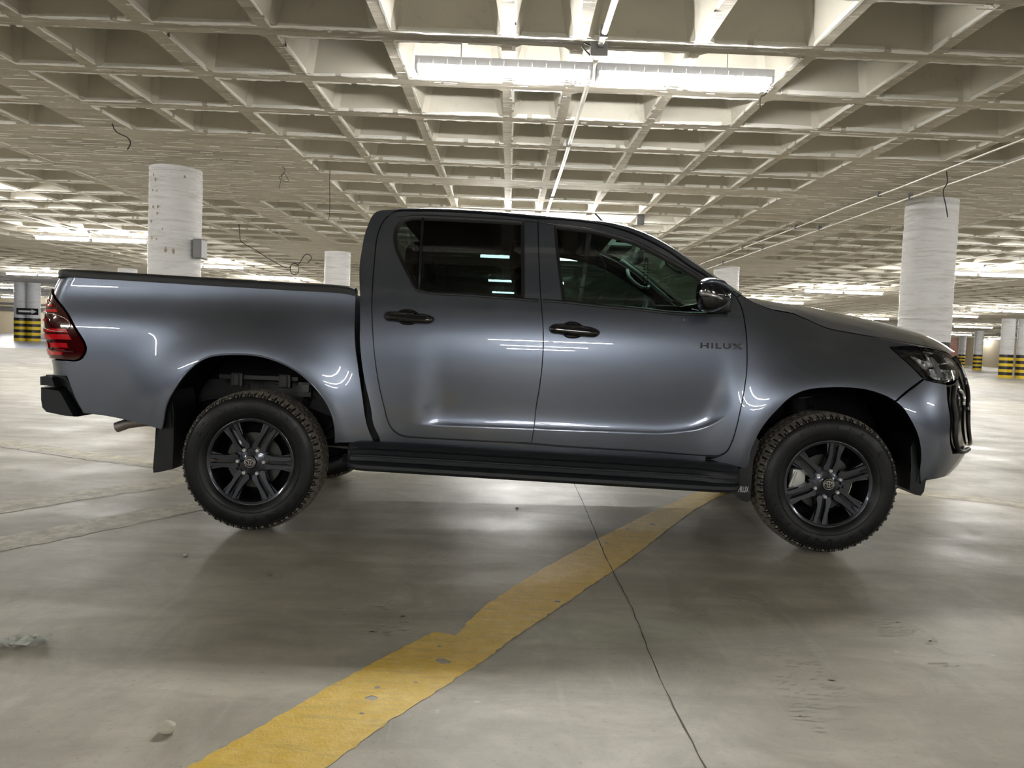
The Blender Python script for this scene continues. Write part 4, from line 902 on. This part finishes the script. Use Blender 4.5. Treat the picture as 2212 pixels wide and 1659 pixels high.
loft('rear_window', mid, [x for x in T if abs(x) <= .8], M_GLASSD, truck)
for s_ in (-1, 1): loft('cab_back_pillar', mid, sorted([s_ * x for x in T if x >= .8]), M_PAINT, truck)
loft('cab_back_panel', [r for r in rw if r[1] <= 1.36], T, M_PAINT, truck)
# ---- hood
HE = [(2.60, 1.342), (2.65, 1.320), (2.722, 1.2965), (2.854, 1.277), (2.937, 1.2465), (3.038, 1.2055), (3.139, 1.1885), (3.356, 1.1565), (3.48, 1.1405), (3.60, 1.130), (3.72, 1.116), (3.82, 1.095)]
HR = resample(HE, .03, False); vs = []; fs = []; ts = [-1 + i / 14 for i in range(29)]
Lh = [0]
for a, b in zip(HR, HR[1:]): Lh.append(Lh[-1] + math.hypot(b[0] - a[0], b[1] - a[1]))
cz = Spl([(0, 1.355), (.15, 1.345), (.35, 1.315), (.6, 1.262), (.8, 1.205), (.92, 1.150), (1, 1.098)])
for (s0, z0), L in zip(HR, Lh):
    k = L / Lh[-1]; e = S(s0, z0, 'cab'); uc = 2.80 + (3.985 - 2.80) * k ** .93; zc_ = cz(k)
    for t in ts:
        q = abs(t) ** 2.6; vs.append((uc + (e[0] - uc) * q, -(e[1] - .002) * t, zc_ + (z0 - .002 - zc_) * abs(t) ** 3.4 + .006 * (1 - abs(t) ** 20)))
n = len(ts)
for i in range(len(HR) - 1):
    for j in range(n - 1): fs.append((i * n + j, i * n + j + 1, (i + 1) * n + j + 1, (i + 1) * n + j))
hood = mesh('hood', vs, fs, M_PAINT, truck, True); hood.data.flip_normals()
for side in (1, -1): bead([(a, b - .0015) for a, b in HE[3:]], -.0005, 'cab', side, .0026).build('hood_gap_seal', M_BLK, hood, True)  # black bead standing in for the dark gap along the hood edge
cwl = []; fs = []
W0 = SIL[0]
for t in ts:
    q = 1 - abs(t) ** 2.1; bu, bz = bulge(*W0); v = V(W0[0], W0[1], 'cab'); a = (W0[0] + bu * q, -v * t, W0[1] + bz * q)
    q = abs(t) ** 2.6; e = S(HR[0][0], HR[0][1]); b = (2.80 + (e[0] - 2.80) * q, -e[1] * t, cz(0) + (HR[0][1] - cz(0)) * abs(t) ** 3.4); cwl += [a, ((a[0] + b[0]) / 2, a[1], min(a[2], b[2]) - .02), b]
for j in range(n - 1):
    for q in range(2): fs.append((j * 3 + q, j * 3 + q + 1, (j + 1) * 3 + q + 1, (j + 1) * 3 + q))
mesh('cowl', cwl, fs, M_BLK, truck, True)
nose = []; fs = []
em = MB()
def oval(cx, cz_, a, b, r, y, n=32, ax='Y'):
    return [(cx + a * math.cos(2 * PI * k / n), y, cz_ + b * math.sin(2 * PI * k / n)) for k in range(n + 1)]
# ---- bed: cap rails, floor, walls, tailgate
topl = [(-1.022, 1.326), (-1.0, 1.3285), (-.9, 1.3275), (-.291, 1.314), (.213, 1.303), (.513, 1.295), (.548, 1.29)]
for side in (1, -1):
    R = resample(topl, .06, False); pr = [(.004, -.012), (.006, .010), (.002, .024), (-.012, .031), (-.055, .031), (-.062, .02), (-.062, -.03)]; vs = []; fs = []; m_ = len(pr)
    for (u, z) in R:
        v = V(u, z, 'bed') - max(0, -.985 - u) * .9
        for (dv, dz) in pr: vs.append((u, -side * (v + dv), z + dz - (.004 if u > .53 else 0)))
    for i in range(len(R) - 1):
        for j in range(m_ - 1):
            f = (i * m_ + j, i * m_ + j + 1, (i + 1) * m_ + j + 1, (i + 1) * m_ + j); fs.append(f if side < 0 else tuple(reversed(f)))
    fs += [tuple(range(m_)), tuple(range((len(R) - 1) * m_, len(R) * m_))]
    rl = mesh('bed_rail_cap', vs, fs, M_BLK, truck, True, 40); rl['label'] = 'black plastic bed rail cap'
    MB().box(-1.0, .55, min(-side * .79, -side * .80), max(-side * .79, -side * .80), .975, 1.31).build('bed_inner_wall', M_PAINT, truck)
MB().box(-1.02, .55, -.79, .79, .962, .978).build('bed_floor', M_BLK, truck)
MB().box(.515, .545, -.80, .80, .56, 1.285, b=.006).build('bed_front_wall', M_PAINT, truck)
tg = []; fs = []; zs_ = [.80 + i * .53 / 10 for i in range(11)]
for z in zs_:
    for y in (-.78, -.74, -.4, 0, .4, .74, .78): tg.append((UR(z) + (.01 if abs(y) > .75 else -.006), y, z))
for i in range(10):
    for j in range(6): fs.append((i * 7 + j, (i + 1) * 7 + j, (i + 1) * 7 + j + 1, i * 7 + j + 1))
k = len(tg); tg += [(-.99, -.78, 1.33), (-.99, .78, 1.33), (-1.0, -.78, .80), (-1.0, .78, .80)]
fs += [(70, 76, k + 1, k), (k, k + 1, k + 3, k + 2)]
tgo = mesh('tailgate', tg, fs, M_PAINT, truck, True, 40); MB().box(-1.115, -1.08, -.10, .10, 1.12, 1.18, b=.008).build('tailgate_handle', M_BLK, tgo)
# ---- rear bumper
def sections(name, poly, secs, m, parent, ang=35):
    """poly (u, z); secs: (v, scale, du) across the width"""
    P = [p[:2] for p in poly]; P = P if area(P) > 0 else P[::-1]; cx = sum(p[0] for p in P) / len(P); cy = sum(p[1] for p in P) / len(P); n = len(P); vs = []; fs = []
    mn = min(p[0] for p in P); mx = max(p[0] for p in P)
    for v, s_, du in secs:
        for p in P: vs.append((cx + (p[0] - cx) * s_ + du * (mx - p[0]) / (mx - mn), -v, cy + (p[1] - cy) * s_))
    for i in range(len(secs) - 1):
        for j in range(n): fs.append((i * n + j, i * n + (j + 1) % n, (i + 1) * n + (j + 1) % n, (i + 1) * n + j))
    fs.append(tuple(range(n))); fs.append(tuple(reversed(range((len(secs) - 1) * n, len(secs) * n))))
    o = mesh(name, vs, fs, m, parent, True, ang)
    b = bmesh.new(); b.from_mesh(o.data); bmesh.ops.recalc_face_normals(b, faces=b.faces); b.to_mesh(o.data); b.free(); return o
sec = [(.868, .93, .02), (.862, .97, .01), (.84, 1, 0), (.72, 1, -.03), (.5, 1, -.07), (0, 1, -.09), (-.5, 1, -.07), (-.72, 1, -.03), (-.84, 1, 0), (-.862, .97, .01), (-.868, .93, .02)]
rbm = sections('rear_bumper', [(-1.100, .736, 1), (-1.0, .726, 1), (-.984, .712), (-.905, .587), (-.959, .589), (-1.068, .606), (-1.092, .63), (-1.099, .671)], sec, M_BLK2, truck); rbm['label'] = 'charcoal plastic rear bumper'
sections('bumper_step', [(-1.104, .793, 1), (-1.06, .799), (-1.030, .789), (-1.008, .742), (-1.102, .748, 1)], sec, M_BLK2, rbm)
sections('bumper_gap_filler', [(-1.10, .80), (-1.0, .80), (-.93, .70), (-.86, .60), (-.90, .60), (-.99, .74), (-1.10, .75)], [(.80, 1, 0), (-.80, 1, 0)], M_BLK, rbm)
# ---- badge
def text_mesh(name, s, size, m, parent, depth=.003, spacing=1.0, bold=0.):
    cu = bpy.data.curves.new(name, 'FONT'); cu.body = s; cu.size = size; cu.extrude = depth; cu.space_character = spacing; cu.offset = bold; cu.resolution_u = 3; cu.align_x = 'CENTER'; cu.align_y = 'CENTER'
    o = bpy.data.objects.new(name, cu); SC.collection.objects.link(o); dg = bpy.context.evaluated_depsgraph_get(); me = bpy.data.meshes.new_from_object(o.evaluated_get(dg)); bpy.data.objects.remove(o); bpy.data.curves.remove(cu)
    me.materials.clear(); me.materials.append(m); return link(bpy.data.objects.new(name, me), parent)
bd = text_mesh('badge_lettering', 'HILUX', .050, M_CHROME, fd if False else [c for c in truck.children if c.name.startswith('front_door')][0], .003, 1.15, .0012)
bd.rotation_euler = (PI / 2 - .02, -.012, 0); bd.location = (2.455, -(V(2.45, 1.085, 'cab') + .004), 1.085); bd.scale = (1.38, .78, 1); bd['label'] = 'chrome HILUX lettering'
ft = text_mesh('flap_lettering', 'HILUX', .045, M_WHITE, truck, .001, 1.0); ft.rotation_euler = (PI / 2, 0, -.0); ft.location = (2.607, -.8985, .345); ft.scale = (.42, 1, 1)
an = MB().tube([(1.90, -.25, 1.78), (1.835, -.25, 1.845)], [.006, .005], 6).build('antenna', M_BLK, truck, True)
# ---- the body was measured slightly small: bring every panel and trim to its true size
def grow(o, k, dz):
    o.location = o.location * k + Vector((0, 0, dz))
    if o.type == 'MESH' and o.data.name not in done: o.data.transform(Matrix.Scale(k, 4)); done.add(o.data.name)
    for c in o.children: grow(c, k, 0)
done = set()
# ---- cabin
def cushion(name, x0, x1, y0, y1, z0, z1, m, parent, b=.05): return MB().box(x0, x1, y0, y1, z0, z1, b=b).build(name, m, parent, True, 50)
for y in (-.38, .38):
    s_ = empty('seat', (1.62, y, .80), 0, truck)
    cushion('seat_cushion', -.20, .34, -.25, .25, 0, .16, M_INT, s_); o = cushion('backrest', -.12, .02, -.24, .24, .10, .66, M_INT, s_); o.rotation_euler = (0, -.22, 0)
    o = cushion('headrest', -.28, -.18, -.13, .13, .66, .84, M_INT, s_, .04)
rs = empty('rear_bench', (.80, 0, .80), 0, truck); cushion('seat_cushion', 0, .46, -.65, .65, 0, .14, M_INT, rs); cushion('backrest', -.06, .06, -.65, .65, .10, .62, M_INT, rs)
for y in (-.4, .4): cushion('headrest', -.05, .03, y - .12, y + .12, .62, .78, M_INT, rs, .03)
MB().box(2.28, 2.62, -.72, .72, .85, 1.27, b=.05).build('dashboard', M_INT, truck, True, 50)
MB().box(2.30, 2.48, .22, .52, 1.25, 1.345, b=.03).build('instrument_hood', M_INT, truck, True, 50)
sw = MB(); M_ = Matrix.Translation((2.19, .37, 1.20)) @ Matrix.Rotation(-1.15, 4, 'Y')
sw.tube([tuple(M_ @ Vector((.185 * math.cos(2 * PI * k / 28), .185 * math.sin(2 * PI * k / 28), 0))) for k in range(29)], .015, 8, caps=False); sw.tube([tuple(M_ @ Vector((-.18, 0, 0))), tuple(M_ @ Vector((.18, 0, 0)))], .014, 6); sw.tube([tuple(M_ @ Vector((0, 0, -.02))), tuple(M_ @ Vector((0, 0, -.25)))], .03, 8)
sw.build('steering_wheel', M_INT, truck, True)
MB().tube([(2.11, .60, 1.665), (2.28, .64, 1.555), (2.40, .68, 1.465), (2.50, .72, 1.395)], .016, 8).build('pillar_trim', M_INTL, truck, True)
MB().tube([(2.155, .585, 1.60), (2.165, .56, 1.55), (2.20, .55, 1.51), (2.25, .55, 1.478), (2.30, .57, 1.475), (2.315, .60, 1.49)], .0125, 8).build('grab_handle', M_INTL, truck, True)
MB().tube([(2.185, -.64, 1.56), (2.21, -.61, 1.52), (2.25, -.62, 1.49), (2.28, -.66, 1.475)], .007, 8).build('grab_handle', M_INTL, truck, True)
iv = MB().box(2.12, 2.16, -.11, .11, 1.585, 1.655, b=.012); iv.tube([(2.14, 0, 1.64), (2.17, 0, 1.70)], .01, 6); iv.build('interior_mirror', M_BOX, truck, True, 40)
for s_ in (-1, 1): MB().box(1.98, 2.12, min(s_ * .12, s_ * .5), max(s_ * .12, s_ * .5), 1.695, 1.71, b=.005).build('sun_visor', M_INTL, truck)
MB().tube([(1.78, -.66, 1.62), (1.86, -.70, 1.5), (1.865, -.72, 1.40), (1.81, -.74, 1.28)], .004, 5).build('seat_belt_edge', M_INTL, truck, True)
for c in list(truck.children): grow(c, 1.0193, -.0148)
# ---- wheels
TR, TW = .379, .265
def make_wheel():
    w = empty('wheel', (0, 0, 0), 0, truck)
    hw = TW / 2
    prof = [(.228, -.098), (.236, -.112), (.262, -.126), (.300, -.1325), (.330, -.129), (.350, -.119), (.362, -.106), (.3665, -.095), (.3685, -.05), (.369, 0), (.3685, .05), (.3665, .095), (.362, .106), (.350, .119), (.330, .129), (.300, .1325), (.262, .126), (.236, .112), (.228, .098)]
    b = MB().lathe(prof, 96)
    tire = b.build('tire', M_RUB, w, True)
    # raised sidewall rings
    rg = MB()
    for r, y in ((.343, -.1245), (.272, -.1295)): rg.lathe([(r - .003, y + .004), (r - .0015, y - .0016), (r + .0015, y - .0012), (r + .003, y + .004)], 96)
    rg.build('sidewall_ring', M_RUB, w, True)
    tb = MB(); N = 62
    rows = [(-.118, -.072, 0), (-.064, -.028, .5), (-.020, .020, 0), (.028, .064, .5), (.072, .118, 0)]
    for (y0, y1, ph) in rows:
        for k in range(N):
            t0 = 2 * PI * (k + ph + .06) / N; t1 = 2 * PI * (k + ph + .80) / N; sk = .02 if abs(y0) < .07 else 0
            top = lambda y: TR - .0035 * (abs(y) / .1) ** 2 - (.016 if abs(y) > .11 else 0); bot = .355
            j = random.uniform(-.004, .004)
            q = []
            for (t, y) in ((t0 + j, y0), (t1 + j, y0), (t1 + sk, y1), (t0 + sk, y1)):
                for r in (bot if abs(y) < .11 else .345, top(y)): q.append((r * math.cos(t), y, r * math.sin(t)))
            tb.add(q, [(1, 3, 5, 7), (0, 2, 3, 1), (2, 4, 5, 3), (4, 6, 7, 5), (6, 0, 1, 7)], 0)
            if abs(y0) > .1 or abs(y1) > .115:  # shoulder lugs running down the sidewall
                s = -1 if y0 < 0 else 1; a0 = t0 + .01; a1 = t1 - .02 if k % 2 else t1 - .045
                q = [(r * math.cos(t), s * y, r * math.sin(t)) for (r, y) in ((.364, .1145), (.344, .1255)) for t in (a0, a1)] + [(r * math.cos(t), s * y, r * math.sin(t)) for (r, y) in ((.352, .100), (.338, .118)) for t in (a0, a1)]
                tb.add(q, [(0, 1, 3, 2), (0, 2, 6, 4), (1, 5, 7, 3), (0, 4, 5, 1), (2, 3, 7, 6)], 1)
    td = tb.build('tread_block', [M_TREAD, M_RUB], w); tag(td, kind='stuff')
    # sidewall lettering, letters set one by one on the circle
    def arc_text(s, ang0, ang1, r, size):
        n = len(s)
        for i, c in enumerate(s):
            if c == ' ': continue
            a = ang0 + (ang1 - ang0) * (i + .5) / n; o = text_mesh('sidewall_letter', c, size, M_RUB, w, .0022, 1, -.0012 if False else 0)
            P = Vector((r * math.cos(a), -.1322, r * math.sin(a)))
            rad = Vector((math.cos(a), .10, math.sin(a))).normalized(); tan = Vector((math.sin(a), 0, -math.cos(a))); nn = tan.cross(rad).normalized()
            M = Matrix(((tan.x, rad.x, nn.x), (tan.y, rad.y, nn.y), (tan.z, rad.z, nn.z))).to_4x4(); M.translation = P; o.matrix_local = M
    arc_text('BRIDGESTONE', math.radians(158), math.radians(32), .306, .044)
    arc_text('DUELER A/T', math.radians(-28), math.radians(-150), .308, .042)
    # rim: barrel, lip, spokes
    b = MB().lathe([(.218, -.102), (.229, -.108), (.2345, -.110), (.2365, -.104), (.2345, -.096), (.226, -.090)], 96)
    b.build('rim_lip', M_RIM, w, True)
    MB().lathe([(.220, -.100), (.212, -.080), (.205, -.02), (.200, .06), (.222, .10)], 72).build('rim_barrel', M_RIMD, w, True, 40)
    for k in range(6):
        sp = MB(); a = k * PI / 3
        def put(pts2, y_f, y_b, tap=.6):  # a bar: outline (r, t) with face depth by radius
            n = len(pts2); vs = []
            ca, sa = math.cos(a), math.sin(a)
            for (r, t) in pts2: vs.append((r * ca - t * sa, y_f(r), r * sa + t * ca))
            for (r, t) in pts2: c = sum(p[1] for p in pts2) / n; tt = c + (t - c) * 1.35; vs.append((r * ca - tt * sa, y_b(r), r * sa + tt * ca))
            f = [tuple(range(n))] + [(i, i + n, (i + 1) % n + n, (i + 1) % n) for i in range(n)]
            sp.add(vs, f if area(pts2) < 0 else f)
        face = lambda r: -.112 + .022 * max(0, (.13 - r) / .07) if r < .13 else -.112 + .010 * (r - .13) / .09
        back = lambda r: -.070
        for s in (-1, 1):
            put([(.222, s * .0135), (.222, s * .033), (.150, s * .0310), (.118, s * .0330), (.085, s * .040), (.070, s * .030), (.070, s * .006), (.088, s * .010), (.118, s * .0125), (.150, s * .0125)], face, back)
            put([(.221, s * .037), (.219, s * .050), (.150, s * .0345), (.150, s * .0335)], lambda r: -.096, back)
        put([(.221, -.011), (.221, .011), (.202, .008), (.187, .001), (.187, -.001), (.202, -.008)], lambda r: -.088 - .016 * (r - .187) / .034, back)
        spm = sp; sp = MB(); put([(.221, -.016), (.221, .016), (.075, .012), (.075, -.012)], lambda r: -.080, back); sp.build('spoke_web', M_RIMD, w); sp = spm  # web coloured black for the dark gap between the twin bars
        o = sp.build('spoke', M_RIM, w, True, 25)
        bm = bmesh.new(); bm.from_mesh(o.data); bmesh.ops.recalc_face_normals(bm, faces=bm.faces); bm.to_mesh(o.data); bm.free()
    MB().lathe([(.0, -.098), (.034, -.098), (.040, -.094), (.060, -.088), (.084, -.083), (.096, -.074), (.098, -.055)], 60).build('hub_face', M_RIM, w, True, 40)
    cc = MB().lathe([(0, -.112), (.028, -.112), (.0325, -.108), (.034, -.096)], 40).build('center_cap', M_BLKG, w, True, 40)
    e = MB()
    e.tube(oval(0, 0, .0285, .0285, 0, -.1125), .0016, 6, caps=False)
    e.tube(oval(0, 0, .0235, .0160, 0, -.1130), .0017, 6, caps=False); e.tube(oval(0, .0, .0062, .0158, 0, -.1130, 24), .0016, 6, caps=False); e.tube(oval(0, .0072, .0165, .0066, 0, -.1130, 24), .0016, 6, caps=False)
    e.build('wheel_emblem', M_CHROME, w, True)
    for k in range(6):
        a = k * PI / 3; x, z = .0705 * math.cos(a), .0705 * math.sin(a)
        MB().lathe([(0, -.108), (.0075, -.108), (.0105, -.104), (.0110, -.085), (.0110, -.075)], 6, c=(x, 0, z)).build('lug_nut', M_STEEL if False else M_CAL, w, True, 30)
        MB().lathe([(.0165, -.088), (.0190, -.0885), (.0195, -.080)], 18, c=(x, 0, z)).build('lug_seat', M_RIM, w, True)
    MB().lathe([(.03, -.035), (.150, -.035), (.150, -.015), (.03, -.015)], 48).build('brake_disc', M_STEEL, w, False)
    MB().lathe([(0, .095), (.215, .095), (.215, .10), (0, .10)], 40).build('backing_plate', M_UNDER, w)  # black disc added to stop bright surroundings showing through the rim
    MB().lathe([(0, -.05), (.07, -.05), (.075, .0), (.075, .08)], 32).build('wheel_hub', M_RIMD, w, True, 40)
    return w
wh = make_wheel(); wh.location = (.027, -.79, .380); wh.rotation_euler = (0, 0, 0); wh['label'] = 'rear wheel with twelve-bar dark alloy rim'
cal = lambda w, k=1: MB().box(-.145, -.075, -.075, .0, -.045, .055, b=.014).build('brake_caliper', M_CAL, w)
wf = copy_tree(wh, truck); wf.location = (3.112, -.79, .380); wf.rotation_euler = (0, math.radians(-81 + 60 + 0), 0); wf['label'] = 'front wheel with twelve-bar dark alloy rim'
# the front emblem stands upright in the photo, and its caliper does not turn with the wheel
for c in wf.children:
    if c.name.startswith('wheel_emblem'): c.rotation_euler = (0, math.radians(21), 0)
    if c.name.startswith('sidewall_letter'): c.matrix_local = Matrix.Rotation(math.radians(-134), 4, 'Y') @ c.matrix_local
for u, nm in ((.027, 'rear'), (3.112, 'front')):
    w2 = copy_tree(wh, truck); w2.location = (u, .79, .380); w2.rotation_euler = (0, 0, PI); w2['label'] = 'far side %s wheel' % nm
for sd in (1, -1):
    c = MB().box(2.93, 3.005, min(-sd * .865, -sd * .80), max(-sd * .865, -sd * .80), .35, .45, b=.018); c.tube([(2.92, -sd * .855, .34), (2.95, -sd * .86, .435)], .010, 8); c.tube([(2.92, -sd * .86, .34), (2.92, -sd * .872, .34)], .014, 10)
    c.build('brake_caliper', M_CAL, truck, True, 40)
    # suspension and chassis
    MB().tube([(3.085, -sd * .60, .40), (3.06, -sd * .52, .86)], [.055, .05], 12).build('front_strut', M_FRAME, truck, True)
    cs = MB(); cs.tube([(3.085 + .07 * math.cos(k * .5), -sd * (.60 - .0015 * k) + .07 * math.sin(k * .5), .46 + k * .006) for k in range(64)], .008, 6); cs.build('coil_spring', M_FRAME, truck, True)
    MB().tube([(3.20, -sd * .42, .33), (3.09, -sd * .70, .30)], .03, 8).build('control_arm', M_FRAME, truck, True)
    fr_ = MB(); P = [(-1.05, .64), (-.60, .66), (-.35, .73), (.10, .74), (.45, .62), (.70, .52), (2.2, .50), (2.6, .56), (3.5, .56), (3.75, .52)]
    for (a, b), (c2, d) in zip(P, P[1:]): fr_.add([(x, y, z) for x, zz in ((a, b), (c2, d)) for y in (-sd * .38, -sd * .46) for z in (zz - .06, zz + .06)], [(0, 1, 5, 4), (2, 6, 7, 3), (1, 3, 7, 5), (0, 4, 6, 2), (0, 2, 3, 1), (4, 5, 7, 6)])
    fr_.build('chassis_rail', M_FRAME, truck)
    lf = MB()
    for k in range(4): lf.tube([(-.62 + k * .07 + i * (1.24 - k * .14) / 12, -sd * .55, .64 - k * .016 - .24 * (1 - ((i - 6) / 6) ** 2)) for i in range(13)], .009, 4)
    lf.build('leaf_spring', M_FRAME, truck)
    MB().tube([(.05, -sd * .50, .36), (.22, -sd * .48, .70)], [.03, .025], 10).build('shock_absorber', M_FRAME, truck, True)
MB().tube([(0, -.64, .381), (0, .64, .381)], .045, 12).build('rear_axle', M_FRAME, truck, True)
b = bmesh.new(); bmesh.ops.create_uvsphere(b, u_segments=16, v_segments=10, radius=.14); MB().bm(b, 0, Matrix.Translation((0, .1, .381))).build('differential', M_FRAME, truck, True)
MB().box(.62, 3.6, -.74, .74, .47, .50).build('floor_pan', M_UNDER, truck)
MB().box(2.62, 3.75, -.36, .36, .36, .95).build('engine_bay_block', M_UNDER, truck)
MB().box(.60, .64, -.78, .78, .50, 1.30).build('cab_inner_back', M_INT, truck)
ex = MB().tube([(-.872, -.55, .492), (-.80, -.55, .520), (-.70, -.55, .535), (-.5, -.55, .54), (-.3, -.50, .50), (.4, -.35, .42), (1.5, -.3, .40)], .030, 14, caps=False)
ex.build('exhaust_pipe', M_EXH, truck, True)
MB().tube([(.02, 0, .40), (2.2, 0, .46)], .035, 10).build('drive_shaft', M_FRAME, truck, True)
# beads hanging from the mirror
root_m = Matrix.Translation((OX, OY, 0)) @ Matrix.Rotation(-PSI, 4, 'Z') @ Matrix.Translation((0, 0, -.0148)) @ Matrix.Scale(1.0193, 4)
bb = MB()
for k in range(34):
    t = 2 * PI * k / 34; p = root_m @ Vector((2.19 + .012 * math.sin(t), -.02 + .008 * math.cos(t), 1.52 + .10 * math.cos(t)))
    b = bmesh.new(); bmesh.ops.create_icosphere(b, subdivisions=1, radius=.0055); bb.bm(b, 0, Matrix.Translation(p))
bb.tube([tuple(root_m @ Vector((2.15, -.02, 1.60))), tuple(root_m @ Vector((2.19, -.02, 1.62)))], .002, 5)
tag(bb.build('bead_necklace', M_WIRE, None, True), 'dark bead necklace hanging from the interior mirror behind the windscreen', 'necklace')
